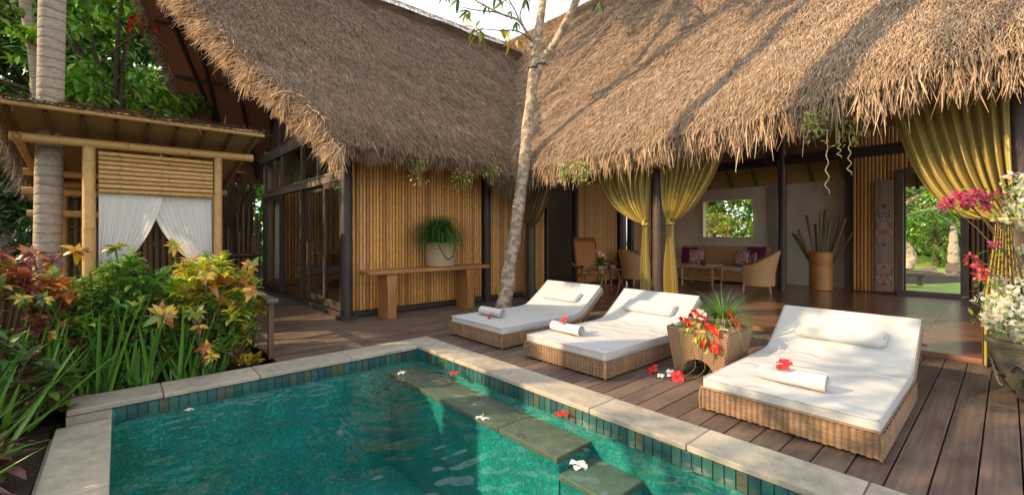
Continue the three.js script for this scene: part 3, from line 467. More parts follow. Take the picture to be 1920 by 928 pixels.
{ // painted board hung beside the garden door
  const b = thing('wall_panel', 'tall pale wooden board with two patterned lozenges beside the garden door', 'wall panel', [14.02, 0.12, -2.02]);
  obj('board', bx(0.05, 2.72, 0.36, 0, 1.36, 0, 0.01, 'y'), std(0.36, 0.27, 0.2, { map: T.wood, roughness: 0.8 }), b);
  const hex = (y, h) => { const s = new THREE.Shape([[-0.07, h / 2], [0.07, h / 2], [0.15, h / 4], [0.15, -h / 4], [0.07, -h / 2], [-0.07, -h / 2], [-0.15, -h / 4], [-0.15, h / 4]].map(p => new THREE.Vector2(...p)));
    const q = rngOf(Math.round(y * 10)), pts = Array.from({ length: 40 }, () => [q(), q(), Math.floor(q() * 4)]);
    const t = tex(128, 1, (u, v) => { let a = 9, c = 0, a2 = 9; for (const p of pts) { const d = Math.hypot(Math.abs(u - 0.5) - p[0] * 0.5, (v - p[1]) * 1.6); if (d < a) { a2 = a; a = d; c = p[2]; } else if (d < a2) a2 = d; } if (a2 - a < 0.03) return [0.35, 0.28, 0.22]; return [[0.3, 0.05, 0.03], [0.09, 0.1, 0.11], [0.38, 0.17, 0.06], [0.2, 0.18, 0.16]][c]; });
    t.repeat.set(1 / 0.3, 1 / h); const g = new THREE.ExtrudeGeometry(s, { depth: 0.012, bevelEnabled: true, bevelSize: 0.004, bevelThickness: 0.004, bevelSegments: 1 }); g.rotateY(-Math.PI / 2).translate(-0.026, y, 0);
    const uv = g.attributes.uv, p = g.attributes.position; for (let i = 0; i < p.count; i++) uv.setXY(i, p.getZ(i) + 0.15, p.getY(i) - y + h / 2); obj('lozenge', g, std(1, 1, 1, { map: t, roughness: 0.7 }), b); };
  hex(1.6, 1.0); hex(0.42, 0.55);
}
// bamboo gazebo at the left -----------------------------------------------------
{
  const P = thing('gazebo', 'small bamboo gazebo with lean-to mat roof and white curtains at the left', 'gazebo', [0.4, 0, -7]);
  const put = (name, geo, mat, par = P) => { const m = obj(name, geo, mat, par); if (par === P) { m.position.x -= 0.4; m.position.z += 7; } return m; };
  const pl = (name, a, b, r, k, pitch) => { const m = pole(name, a, b, r, M.bambooPale, k, P, pitch); m.position.x -= 0.4; m.position.z += 7; return m; };
  const ry = (z) => 2.81 + (z + 6.6) * 0.19;
  pl('post', V(-0.25, -0.1, -7), V(-0.25, 2.5, -7), 0.06, 0, 0.7); pl('post', V(0.99, -0.1, -7), V(0.99, 2.52, -7), 0.052, 1, 0.6); pl('post', V(-0.6, -0.1, -9), V(-0.6, 2.2, -9), 0.06, 2, 0.6); pl('post', V(1.1, -0.1, -9), V(1.1, 2.2, -9), 0.06, 3, 0.6);
  pl('beam', V(-0.86, 2.54, -7.0), V(1.4, 2.56, -7.0), 0.052, 2, 0.55); pl('beam', V(-0.86, 2.22, -9.0), V(1.4, 2.22, -9.0), 0.055, 1, 0.55); pl('beam', V(-0.8, 2.54, -6.95), V(-0.8, 2.16, -9.2), 0.04, 0, 0.5);
  pl('cross_pole', V(-0.9, 2.05, -8.2), V(1.1, 2.05, -8.2), 0.05, 1, 0.5); pl('cross_pole', V(-0.9, 2.3, -8.3), V(1.1, 2.3, -8.3), 0.05, 3, 0.5); pl('cross_pole', V(-0.9, 1.78, -8.6), V(1.1, 1.78, -8.6), 0.05, 2, 0.5);
  for (let i = 0; i < 9; i++) pl('slat', V(-0.17, 2.44 - i * 0.054, -6.99 + 0.012 * (i % 2)), V(0.93, 2.44 - i * 0.054 + rr(-0.006, 0.006), -6.99), 0.026, i, 0.42);
  pl('slat_brace', V(0.4, 2.56, -7.05), V(0.4, 1.98, -7.05), 0.02, 1, 0.4);
  put('roof_mat', metric(merge([grid((u, v) => { const z = lerp(-6.6, -9.7, v); return V(lerp(-0.93, 1.42, u), ry(z), z); }, 12, 10), grid((u, v) => { const z = lerp(-6.6, -9.7, v); return V(lerp(-0.93, 1.42, u), ry(z) + 0.035, z); }, 12, 10), grid((u, v) => V(lerp(-0.93, 1.42, u), ry(-6.6) + 0.035 * v, -6.6), 12, 1)]), 'z'), M.mat);
  for (let i = 0; i < 9; i++) { const x = -0.84 + i * 0.275, m = pole('rafter', V(x, ry(-6.66) - 0.025, -6.66), V(x, ry(-9.6) - 0.025, -9.6), 0.02, M.bambooDark, i, P, 0.5); m.position.x -= 0.4; m.position.z += 7; }
  pl('eave_pole', V(-0.96, ry(-6.6) - 0.0, -6.585), V(1.45, ry(-6.6) + 0.0, -6.585), 0.024, 2, 0.5); pl('eave_pole', V(-0.94, ry(-6.65) + 0.05, -6.65), V(1.44, ry(-6.65) + 0.05, -6.65), 0.022, 0, 0.5);
  const q = rngOf(91), L = [];
  for (let i = 0; i < 3000; i++) { const z = q() < 0.6 ? rr(-6.55, -6.9, q) : rr(-6.6, -9.6, q), p = V(rr(-0.98, 1.46, q), ry(z) + rr(0.035, 0.075, q), z), c = [[0.2, 0.15, 0.11], [0.28, 0.2, 0.13], [0.13, 0.1, 0.08]][Math.floor(q() * 3)]; const l = rr(0.08, 0.22, q); L.push({ p, y: V(rr(-0.7, 0.7, q), rr(-0.08, 0.06, q), rr(-0.1, 1, q)), n: V(0, 1, rr(-0.4, 0.4, q)), s: [rr(0.006, 0.016, q), l, l], c }); }
  for (let i = 0; i < 900; i++) { const z = rr(-6.6, -9.6, q), l = rr(0.1, 0.35, q); L.push({ p: V(-0.94, ry(z) + 0.03, z), y: V(rr(-0.5, 0.1, q), -1, rr(-0.3, 0.3, q)), n: rdir(q), s: [rr(0.006, 0.014, q), l, l], c: [0.22, 0.16, 0.11] }); }
  instances('roof_straw', strawGeo, strawWhite, L, P).position.set(-0.4, 0, 7);
  let k = 0; for (let x = -0.55; x < 1.1; x += 0.078, k++) { const m = pole('back_pole', V(x, -0.05, -9.02), V(x + rr(-0.02, 0.02), rr(1.9, 2.1), -9.02), 0.035, M.bambooDark, k * 3 % 16, P); m.position.x -= 0.4; m.position.z += 7; }
  put('bed_platform', [bx(1.2, 0.4, 1.6, 0.35, 0.2, -8.1, 0.02)], M.greyWood);
}
{ // fence of dark bamboo stakes behind the verandah
  const f = thing('bamboo_fence', 'uneven fence of dark bamboo stakes between gazebo and glass doors', 'fence', [0, 0, -13.9]); const q = rngOf(15);
  for (let x = -1.5, i = 0; x < 2.95; x += rr(0.07, 0.11, q), i++) { const h = Math.round(rr(1.3, 2.5, q) * 10) / 10; pole('stake', V(x, -0.2, rr(-0.05, 0.05, q)), V(x + rr(-0.08, 0.08, q), h, rr(-0.05, 0.05, q)), 0.038, M.bambooDark, i, f); }
  pole('rail', V(-1.6, 0.9, 0.09), V(2.95, 0.95, 0.09), 0.035, M.bambooDark, 1, f);
  const b = thing('screen_wall', 'low thatched screen behind the bamboo stakes', 'screen', [0.8, 0, -15.2]); obj('panel', bx(4.5, 2.4, 0.08, 0, 1.2, 0, 0.005, 'y'), M.core, b);
  const L = []; for (let i = 0; i < 2500; i++) { const l = rr(0.3, 0.7, q), c = [0.14, 0.09, 0.06]; L.push({ p: V(rr(-2.2, 2.2, q), rr(2.4, 3.1, q), rr(0.05, 0.5, q)), y: V(rr(-0.25, 0.25, q), -1, rr(0, 0.3, q)), n: V(rr(-0.5, 0.5, q), 0, 1), s: [rr(0.01, 0.02, q), l, l], c }); } instances('thatch', strawGeo, strawWhite, L, b);
}
{ // low handrail beside the flower bed
  const r = thing('handrail', 'low dark wooden handrail on two square posts beside the yellow croton', 'railing', [1.38, 0, -5.95]);
  obj('post', bx(0.06, 0.68, 0.06, 0, 0.34, 0, 0.006, 'y'), M.rail, r); obj('post', bx(0.06, 0.68, 0.06, 0, 0.34, -1.2, 0.006, 'y'), M.rail, r); obj('post', bx(0.06, 0.68, 0.06, 0, 0.34, -2.4, 0.006, 'y'), M.rail, r); obj('rail', bx(0.13, 0.05, 2.62, 0, 0.705, -1.2, 0.012, 'z'), M.greyWood, r);
}
// ───────────────────────── loungers, towels, table ─────────────────────────
function basketPanel(w, h, nu, ridge = 0.013) { // woven front: upright ribs with courses across, facing +z, x 0..w, y 0..h
  const ribs = Math.round(w / 0.042), courses = Math.round(h / 0.0125);
  return metric(grid((u, v) => { const a = u * ribs, c = v * courses, k = Math.floor(a) % 2; return V(u * w, v * h, ridge * Math.pow(Math.abs(Math.sin(Math.PI * a)), 0.55) + 0.005 * Math.abs(Math.sin(Math.PI * (c + k * 0.5))) - 0.008); }, ribs * 6, courses * 4, { color: (u, v) => { const i = Math.floor(u * ribs * 0.999), j = Math.floor(v * courses), h = Math.abs(Math.sin(i * 12.9 + j * 78.2) * 43758.5) % 1, g = Math.abs(Math.sin(i * 3.7) * 917.3) % 1; const t = 0.62 + 0.3 * h + 0.3 * g; return [t, t * 0.96, t * 0.9]; } }), 'x');
}
function profileExtrude(pts, width, bevel, seg = 2) { // side profile in x,y swept along z, centred
  const s = new THREE.Shape(pts.map(p => new THREE.Vector2(...p)));
  const g = new THREE.ExtrudeGeometry(s, { depth: width - 2 * bevel, bevelEnabled: true, bevelSize: bevel, bevelThickness: bevel, bevelSegments: seg, bevelOffset: -bevel, curveSegments: 8 });
  g.translate(0, 0, -width / 2 + bevel); return g;
}
const LW = 1.2, BW = 0.19;
const path = [[0, 0.19], [0.5, 0.19], [1.0, 0.19], [1.42, 0.192], [1.56, 0.215], [1.68, 0.272], [1.8, 0.355], [2.0, 0.5], [2.14, 0.605]];
function offsetPath(d) { return path.map((p, i) => { const a = path[Math.max(0, i - 1)], b = path[Math.min(path.length - 1, i + 1)], l = Math.hypot(b[0] - a[0], b[1] - a[1]); return [p[0] - (b[1] - a[1]) / l * d, p[1] + (b[0] - a[0]) / l * d]; }); }
function makeLounger(label) {
  const t = thing('sun_lounger', label, 'sun lounger', [0, 0, 0], 0);
  const up = offsetPath(0.002), lo = offsetPath(-0.05).filter(p => p[0] > 1.5).reverse();
  const fr = profileExtrude([...up, ...lo, [1.72, 0.03], [0.02, 0.03]], LW, 0.004, 1); obj('wicker_frame', metric(fr, 'x'), M.wickerFrame ??= std(0.34, 0.215, 0.13, { map: T.weave, bumpMap: T.weave, bumpScale: 0.004, roughness: 0.65 }), t);
  const fp = basketPanel(LW, 0.17); fp.rotateY(-Math.PI / 2).translate(-0.003, 0.025, -LW / 2); obj('woven_panel', fp, M.wicker, t);
  for (const s of [-1, 1]) { const sp = basketPanel(1.6, 0.17); if (s < 0) sp.rotateY(Math.PI).translate(1.6, 0, 0); sp.translate(0.01, 0.025, s * (LW / 2 + 0.004)); obj('woven_panel', sp, M.wicker, t); }
  for (const s of [-1, 1]) { obj('corner_binding', tube([V(-0.006, 0.02, s * LW / 2), V(-0.012, 0.1, s * (LW / 2 + 0.006)), V(-0.004, 0.195, s * LW / 2)], 0.011, 6, 6), M.wickerPlain, t); }
  obj('edge_rope', tube([V(0, 0.198, -LW / 2), V(-0.002, 0.2, 0), V(0, 0.198, LW / 2)], 0.012, 7, 20), M.wickerPlain, t);
  // crossbar behind the backrest
  obj('back_bar', tube([V(2.12, 0.43, -LW / 2 - 0.03), V(2.12, 0.43, LW / 2 + 0.03)], 0.014, 8, 4), M.wickerPlain, t);
  for (const z of [-0.5, 0.5]) obj('prop', between(cyl(0.025, 0.025, 0.48, 0, 0, 0, 8), V(1.7, 0.03, z), V(2.03, 0.4, z)), M.wickerPlain, t);
  for (const [x, z] of [[0.12, -0.5], [0.12, 0.5], [1.6, -0.5], [1.6, 0.5]]) obj('foot', cyl(0.03, 0.03, 0.035, x, 0, z, 10), M.dark, t);
  const q = rngOf(label.length * 13), mt = profileExtrude([...offsetPath(0.006), ...offsetPath(0.092).reverse()], LW - 0.02, 0.022, 3);
  { // soft sag and puckers along the edges
    const p = mt.attributes.position, o = q() * 9; for (let i = 0; i < p.count; i++) { const x = p.getX(i), z = p.getZ(i); p.setY(i, p.getY(i) + 0.004 * Math.sin(x * 7 + o) * Math.sin(z * 6 + o)); p.setX(i, x + 0.004 * Math.sin(z * 11 + o)); } mt.computeVertexNormals(); }
  obj('mattress', metric(mt, 'x'), M.white, t);
  for (const d of [0.089, 0.012]) { const e = offsetPath(d), sd = (s) => e.map(p => V(p[0], p[1], s * (LW / 2 - 0.014))); const fz = LW / 2 - 0.03, x0 = e[0][0]; obj('piping', [tube(sd(-1), 0.005, 5, 40), tube(sd(1), 0.005, 5, 40), tube([V(x0 - 0.001, e[0][1], -fz), V(x0 - 0.003, e[0][1], 0), V(x0 - 0.001, e[0][1], fz)], 0.005, 5, 16)], M.white, t); }
  return t;
}
const lz = [['leftmost white double lounger nearest the tree trunk', -4.97], ['middle white double lounger between the other two, left of the wicker table', -3.34], ['rightmost and largest looking white lounger on the deck nearest the camera', -1.15]];
lz.forEach(([label, z], i) => {
  const L = makeLounger(label); L.position.set(3.73, 0, z); L.userData.group = 'white loungers on the deck';
  // head bolster lying against the backrest
  const nm = ['left', 'middle', 'right'][i], b = thing('bolster', ['white bolster cushion on the backrest of the leftmost lounger', 'white bolster cushion on the backrest of the middle lounger', 'white bolster cushion with shadow on the backrest of the rightmost lounger'][i], 'cushion', [3.73 + 1.79, 0.487, z + [0.02, 0.02, 0.0][i]], 0, 'bolsters on the loungers');
  const g = new RoundedBoxGeometry(0.25, 0.105, 0.76, 5, 0.05); { const p = g.attributes.position; for (let k = 0; k < p.count; k++) { const e = Math.abs(p.getZ(k)) / 0.37, f = 1 - 0.18 * e * e * e; p.setX(k, p.getX(k) * f); p.setY(k, p.getY(k) * f + 0.004 * Math.sin(p.getZ(k) * 17)); } g.computeVertexNormals(); }
  b.rotation.z = 0.56; obj('cushion', metric(g, 'z'), M.white, b); for (const s of [-1, 1]) obj('piping', new THREE.TorusGeometry(0.045, 0.004, 5, 20).scale(2.0, 0.75, 1).translate(0, 0, s * 0.362), M.white, b);
});
function spiralTowel(len, r, seed) {
  const q = rngOf(seed), turns = 4.2, o = q() * 6;
  const S = (k) => grid((u, v) => { const a = o + u * turns * 2 * Math.PI, rad = 0.012 + (r - 0.012) * u + (k ? -0.006 : 0), e = 1 + 0.02 * Math.sin(v * 9 + u * 5), z = (v - 0.5) * len + 0.01 * Math.sin(u * 9 + k) * (v - 0.5); return V(Math.cos(a) * rad * e, Math.sin(a) * rad * e * 0.94, z); }, 110, 10, { su: 1.5, sv: len });
  const rim = (v0) => grid((u, v) => { const a = o + u * turns * 2 * Math.PI, rad = 0.012 + (r - 0.012) * u - 0.006 * v; return V(Math.cos(a) * rad, Math.sin(a) * rad * 0.94, (v0 - 0.5) * len + (v0 ? 1 : -1) * 0.004 * Math.sin(Math.PI * v)); }, 110, 2);
  return merge([S(0), S(1), rim(0), rim(1)]);
}
// hibiscus flower, face towards +y
const petalGeo = grid((u, v) => { const s = (u - 0.5) * 2, w = 0.036 * Math.pow(Math.sin(Math.PI * clamp(0.08 + v * 0.86)), 0.7) * (0.45 + 0.75 * v); return V(s * w, 0.012 + 0.05 * v - 0.05 * v * v + 0.007 * Math.sin(s * 6 + v * 9) * v + 0.006 * s * s, 0.008 + v * 0.062); }, 6, 6);
function hibiscus(name, label, cat, p, tiltX, tiltZ, s, mat, group) {
  const f = thing(name, label, cat, p, rr(0, 6), group); f.rotation.order = 'ZXY'; f.rotation.x = tiltX; f.rotation.z = tiltZ; f.scale.setScalar(s);
  for (let i = 0; i < 5; i++) { const m = obj('petal', petalGeo, mat, f); m.rotation.y = i * 1.2566 + rr(-0.12, 0.12); m.rotation.x = 0; m.scale.set(rr(0.9, 1.15), rr(0.6, 1.5), rr(0.9, 1.1)); }
  obj('stamen', [tube([V(0, 0, 0), V(0.004, 0.03, 0.004), V(0.012, 0.06, 0.01)], 0.0028, 5, 6), new THREE.SphereGeometry(0.005, 6, 5).translate(0.012, 0.062, 0.01)], mat === M.petalWhite ? M.pollen : M.red, f);
  obj('calyx', lathe([[0.001, -0.012], [0.008, -0.006], [0.011, 0.006], [0.006, 0.014]], 8), M.greenStem, f);
  return f;
}
const tw = [[4.17, -5.13, 'left', 0.05], [4.13, -3.62, 'middle', -0.02], [4.08, -1.16, 'right', -0.02]];
tw.forEach(([x, z, w, turn], i) => {
  const r = 0.072, y = 0.282 + r * 0.94 + 0.002, t = thing('rolled_towel', ['rolled white towel on the leftmost lounger', 'rolled white towel on the middle lounger', 'rolled white towel on the rightmost lounger, open end towards the camera'][i], 'towel', [x, y, z], turn, 'rolled towels on the loungers');
  obj('towel_roll', spiralTowel(0.46, r, 40 + i), M.towel, t);
  if (i < 1) hibiscus('hibiscus_flower', 'red hibiscus lying beside the towel on the leftmost lounger', 'flower', [x - 0.13, 0.3, z + 0.12], -0.4, 0.7, 0.85, M.red, 'red hibiscus on the loungers');
  else hibiscus('hibiscus_flower', i === 1 ? 'red hibiscus on top of the towel on the middle lounger' : 'red hibiscus on top of the towel on the rightmost lounger', 'flower', [x - 0.02, y + r * 0.94 + 0.012, z + (i === 1 ? -0.02 : -0.05)], -0.25, 0.5, 0.95, M.red, 'red hibiscus on the loungers');
});
{ // wicker side table with an arch in its front, flared top
  const t = thing('wicker_table', 'square wicker side table with arched front between two loungers', 'side table', [4.8, 0, -2.16], 0.02); t.scale.set(0.76, 1, 0.76);
  const H = 0.5, face = (turn, arch) => { // trapezoid face with arch cut at the bottom
    const wT = 0.42, wB = 0.335, s = new THREE.Shape(); s.moveTo(-wT, H); s.lineTo(-wB, 0); if (arch) { s.lineTo(-wB + 0.1, 0); s.quadraticCurveTo(-wB + 0.13, 0.19, 0, 0.2); s.quadraticCurveTo(wB - 0.13, 0.19, wB - 0.1, 0); } s.lineTo(wB, 0); s.lineTo(wT, H); s.closePath();
    const g = new THREE.ExtrudeGeometry(s, { depth: 0.02, bevelEnabled: true, bevelSize: 0.004, bevelThickness: 0.004, bevelSegments: 1, curveSegments: 14 }); g.translate(0, 0, -0.01); g.attributes.uv.needsUpdate = true; const uv = g.attributes.uv, p = g.attributes.position; for (let i = 0; i < p.count; i++) uv.setXY(i, p.getX(i) + 0.2, p.getY(i));
    g.applyMatrix4(new THREE.Matrix4().makeShear(0, 0, 0, 0, 0, 0)); const lean = Math.atan2(wT - wB, H); g.translate(0, -H, 0).rotateX(lean).translate(0, H, wT); g.rotateY(turn); return g; };
  for (const [a, arch] of [[-Math.PI / 2, true], [0, true], [Math.PI / 2, true], [Math.PI, true]]) obj('side_panel', face(a, arch), M.chev, t);
  obj('table_top', rbox(0.86, 0.035, 0.86, 0.015, 'x'), M.chev, t).position.y = H;
}
{ // arrangement on the table
  const X = 4.8, Z = -2.16, Y = 0.52;
  const g = thing('potted_grass', 'low pot of fountaining yellow green grass on the wicker table', 'plant', [X + 0.1, Y, Z + 0.1]);
  obj('pot', lathe([[0.001, 0], [0.07, 0], [0.09, 0.06], [0.095, 0.07], [0.085, 0.07], [0.08, 0.06], [0.001, 0.06]], 20), M.plasterGrey, g);
  const q = rngOf(61), bl = [0, 1, 2].map(k => grid((u, v) => { const b = [1.2, 1.9, 0.7][k]; return V((u - 0.5) * 0.014 * (1 - v * 0.9), v - 0.28 * b * v * v, b * 0.42 * v * v); }, 1, 7));
  for (let i = 0; i < 240; i++) { const a = rr(0, 6.283, q), tilt = rr(0.2, 1.25, q), l = rr(0.3, 0.56, q), m = shadow(new THREE.Mesh(bl[i % 3], [M.bladeB, M.leafLime, M.blade][Math.floor(q() * 3)])); m.name = 'blade'; m.position.set(Math.cos(a) * 0.05, 0.07, Math.sin(a) * 0.05); m.rotation.order = 'YXZ'; m.rotation.set(tilt, Math.PI / 2 - a, 0); m.scale.set(l * 2, l, l); g.add(m); }
  const F = [[-0.33, 0.1, -0.03, 0.2, -0.9, 1.35, 'beside the white blossom at the back of the wicker table'], [-0.02, 0.08, 0.28, 0.7, -0.7, 1.35, 'in the grass at the right of the wicker table'], [-0.43, -0.02, 0.2, 0.4, -1.2, 1.45, 'hanging over the front edge of the wicker table'], [-0.4, 0.04, -0.16, 0.2, -1.1, 1.05, 'at the front left edge of the wicker table top'], [-0.46, -0.12, 0.08, 0.7, -1.5, 0.95, 'lowest on the front of the wicker table, left of the larger one'], [-0.46, -0.15, 0.24, 0.3, -1.5, 0.85, 'lowest on the front of the wicker table, under the largest one']];
  F.forEach(([dx, dy, dz, tx, tz, s, w]) => hibiscus('hibiscus_flower', 'red hibiscus ' + w, 'flower', [X + dx * 0.78, Y + dy, Z + dz * 0.8], tx, -tz * -1, s, M.red, 'red hibiscus on the wicker table'));
  hibiscus('white_blossom', 'large white blossom behind the red hibiscus on the wicker table', 'flower', [X - 0.2, Y + 0.12, Z - 0.02], 0.3, 0.6, 1.05, M.petalWhite);
  [[-0.36, 0.01, -0.33], [-0.38, 0.01, -0.27], [-0.36, 0.02, -0.2], [-0.25, 0.01, 0.25], [-0.28, 0.01, 0.3], [-0.3, 0.02, 0.12], [-0.15, 0.02, 0.2]].forEach((p, i) => hibiscus('small_blossom', 'small white blossom ' + ['at the far left end of the wicker table edge', 'second from the left end of the wicker table edge', 'third from the left end of the wicker table edge', 'on the right front edge of the wicker table under the grass', 'at the right front corner of the wicker table', 'at the middle of the wicker table front between red flowers', 'on the wicker table top beside the grass pot'][i], 'flower', [X + p[0] * 0.78, Y + p[1], Z + p[2] * 0.85], rr(-0.3, 0.3), rr(-0.3, 0.3), 0.42, M.petalWhite, 'small white blossoms on the wicker table'));
  const sp = thing('flower_spray', 'trailing yellow green leaf spray under the hibiscus on the wicker table', 'plant', [X - 0.29, Y, Z + 0.02]);
  for (let i = 0; i < 46; i++) { const z = rr(-0.2, 0.2), d = V(rr(-0.6, -0.1), rr(-0.8, 0.5), rr(-0.6, 0.6)); leafMesh(sp, LG.oval, [M.leafLime, M.leaf, M.leafYellow][i % 3], V(rr(-0.08, 0.05), rr(-0.16, 0.08), z), d, V(-1, 0.5, 0), rr(0.05, 0.09)); }
  for (let i = 0; i < 5; i++) { const z = rr(-0.16, 0.2); obj('stem', tube([V(0, 0.02, z), V(-0.1, 0, z), V(-0.12, -0.15, z + rr(-0.03, 0.03)), V(-0.1, -0.28, z + rr(-0.05, 0.05))], 0.004, 5, 10), M.greenStem, sp); }
  const vn = thing('trailing_plant', 'thin green stems dangling in the arch of the wicker table', 'plant', [X - 0.26, 0.2, Z]); for (const z of [-0.2, -0.14, -0.04, 0.06, 0.12]) obj('stem', tube([V(0, 0, z), V(-0.02, -0.08, z + 0.02), V(-0.05, -0.16, z - 0.03), V(-0.12, -0.19, z - 0.08)], 0.004, 5, 10), M.leafLime, vn);
  hibiscus('fallen_hibiscus', 'red fallen hibiscus on the deck, left of the other before the wicker table', 'flower', [4.33, 0.03, -2.55], -0.4, 0.8, 1.0, M.red, 'fallen hibiscus on the deck'); hibiscus('fallen_hibiscus', 'red fallen hibiscus on the deck nearest the rightmost lounger', 'flower', [4.3, 0.03, -2.27], 0.5, 0.7, 1.0, M.red, 'fallen hibiscus on the deck');
  hibiscus('fallen_blossom', 'white fallen blossom between the two red flowers on the deck', 'flower', [4.37, 0.02, -2.37], 0.3, 0.4, 0.8, M.petalWhite); hibiscus('fallen_blossom', 'smaller pale fallen blossom closest to the pool on the deck', 'flower', [4.24, 0.015, -2.42], 0.2, 0.2, 0.55, M.petalWhite);
  // blossoms floating in the pool
  const fl = (label, x, z, mat, s) => hibiscus('floating_blossom', label, 'flower', [x, WATER + 0.008, z], rr(-0.15, 0.15), rr(-0.15, 0.15), s, mat, 'blossoms floating in the pool');
  fl('white blossom floating near the far corner of the pool ledge', 2.42, -4.62, M.petalWhite, 0.75); fl('white blossom floating beside the middle of the submerged ledge', 2.34, -3.02, M.petalWhite, 0.8); fl('white blossom floating beyond the end of the submerged steps, nearest the camera', 2.36, -1.96, M.petalWhite, 0.85);
  fl('red blossom floating against the pool edge at the far end of the ledge', 2.86, -4.2, M.red, 0.8); fl('red blossom floating against the pool edge by the near end of the ledge', 2.92, -2.62, M.red, 0.9); fl('tiny white blossom floating near the left side of the pool', 0.48, -4.95, M.petalWhite, 0.5);
}
// ───────────────────────── console, basket, urn, vase ─────────────────────────
{
  const t = thing('console_table', 'long honey wood console table of slabs against the bamboo wall', 'table', [4.5, 0, -7.47]);
  const top = rbox(2.68, 0.075, 0.46, 0.02, 'x', 0, 0, 2); { const p = top.attributes.position; for (let i = 0; i < p.count; i++) p.setZ(i, p.getZ(i) + 0.018 * Math.sin(p.getX(i) * 3.1) + 0.01 * Math.sin(p.getX(i) * 9)); }
  obj('table_top', top, M.teak, t).position.set(0.02, 0.835, 0);
  for (const x of [-0.87, 0.86]) { const g = profileExtrude([[-0.11, 0], [-0.1, 0.4], [-0.13, 0.797], [0.13, 0.797], [0.1, 0.42], [0.12, 0]], 0.4, 0.012); { const m = obj('leg', metric(g, 'y', x), M.teak, t); m.position.x = x; m.scale.x = 0.78; } }
  obj('tenon', bx(0.04, 0.05, 0.1, -1.34, 0.83, 0.02), M.teakDark, t);
  const b = thing('planter_basket', 'pale woven planter on the console table holding a fern', 'planter', [4.78, 0.874, -7.5]);
  obj('body', lathe([[0.001, 0], [0.26, 0], [0.285, 0.02], [0.3, 0.25], [0.29, 0.44], [0.3, 0.47], [0.28, 0.475], [0.26, 0.44], [0.001, 0.42]], 36), M.clayPot, b);
  obj('strap', tube([V(-0.2, 0.47, 0.21), V(-0.14, 0.3, 0.275), V(-0.03, 0.16, 0.305), V(0.08, 0.2, 0.3), V(0.16, 0.36, 0.25), V(0.2, 0.5, 0.2)], 0.013, 7, 30), M.cord, b);
  const f = thing('fern', 'drooping dark green fern in the pale planter on the console table', 'plant', [4.78, 1.3, -7.5]); const q = rngOf(71), L = [];
  const fg = grid((u, v) => V((u - 0.5) * (1 - v * 0.7), v - 0.35 * v * v, 0.75 * v * v * v), 1, 5);
  for (let i = 0; i < 1500; i++) { const a = rr(0, 6.283, q), t0 = rr(0, 1.25, q), y = V(Math.cos(a) * Math.sin(t0), Math.cos(t0), Math.sin(a) * Math.sin(t0)), l = rr(0.34, 0.74, q); L.push({ p: V(Math.cos(a) * rr(0, 0.2, q), rr(0, 0.3, q), Math.sin(a) * rr(0, 0.16, q)), y, n: V(Math.cos(a), -0.4, Math.sin(a)), s: [rr(0.008, 0.016, q), l, l], c: mixc([[0.06, 0.24, 0.04], [0.1, 0.32, 0.05], [0.04, 0.14, 0.025]], q) }); }
  instances('frond', fg, M.inst, L, f);
}
{ // stone urn with bougainvillea
  const u = thing('stone_urn', 'large weathered stone urn holding white bougainvillea at the right edge', 'urn', [6.17, 0, 0.2]);
  obj('body', lathe([[0.001, 0], [0.14, 0], [0.15, 0.02], [0.22, 0.12], [0.3, 0.28], [0.325, 0.42], [0.315, 0.47], [0.35, 0.5], [0.355, 0.54], [0.33, 0.55], [0.3, 0.5], [0.001, 0.48]], 40), M.urn, u);
  for (const y of [0.3, 0.4]) obj('relief', Array.from({ length: 7 }, (_, i) => tube(Array.from({ length: 7 }, (_, k) => { const a = i * 0.9 + k * 0.11 + y, rad = 0.318 + (y - 0.3) * 0.1; return V(Math.cos(a) * rad, y - 0.1 + 0.06 * Math.sin(k * 1.1 + i), Math.sin(a) * rad); }), 0.012, 6, 14)), M.urn, u);
}
{
  const v = thing('floor_vase', 'tall orange cylindrical floor vase of dry bamboo stems before the plaster wall', 'vase', [13.7, 0.06, -3.25]);
  obj('body', lathe([[0.001, 0], [0.25, 0], [0.26, 0.02], [0.26, 0.98], [0.25, 1.0], [0.23, 1.0], [0.23, 0.5], [0.001, 0.5]], 32), M.vase, v); for (const y of [0.3, 0.66, 0.97]) obj('ring', new THREE.TorusGeometry(0.262, 0.008, 6, 32).rotateX(Math.PI / 2).translate(0, y, 0), M.vase, v);
  const q = rngOf(81), st = [std(0.2, 0.13, 0.06, { vertexColors: true, roughness: 0.6 }), std(0.16, 0.2, 0.06, { vertexColors: true, roughness: 0.6 }), std(0.12, 0.07, 0.04, { vertexColors: true, roughness: 0.6 })];
  const bs = thing('dried_bamboo', 'fan of cut dry bamboo stems standing in the orange vase', 'dried stems', [13.7, 0.6, -3.25]);
  for (let i = 0; i < 13; i++) { const sp = (i / 12 - 0.5) * 1.5 + rr(-0.05, 0.05, q), h = 1.55 - Math.abs(sp) * 0.55 + rr(-0.35, 0.1, q); pole('stem', V(rr(-0.12, 0.12, q), 0, sp * 0.2), V(rr(-0.2, 0.12, q), h, sp * 0.9), 0.03, st, i, bs, 0.4); }
}
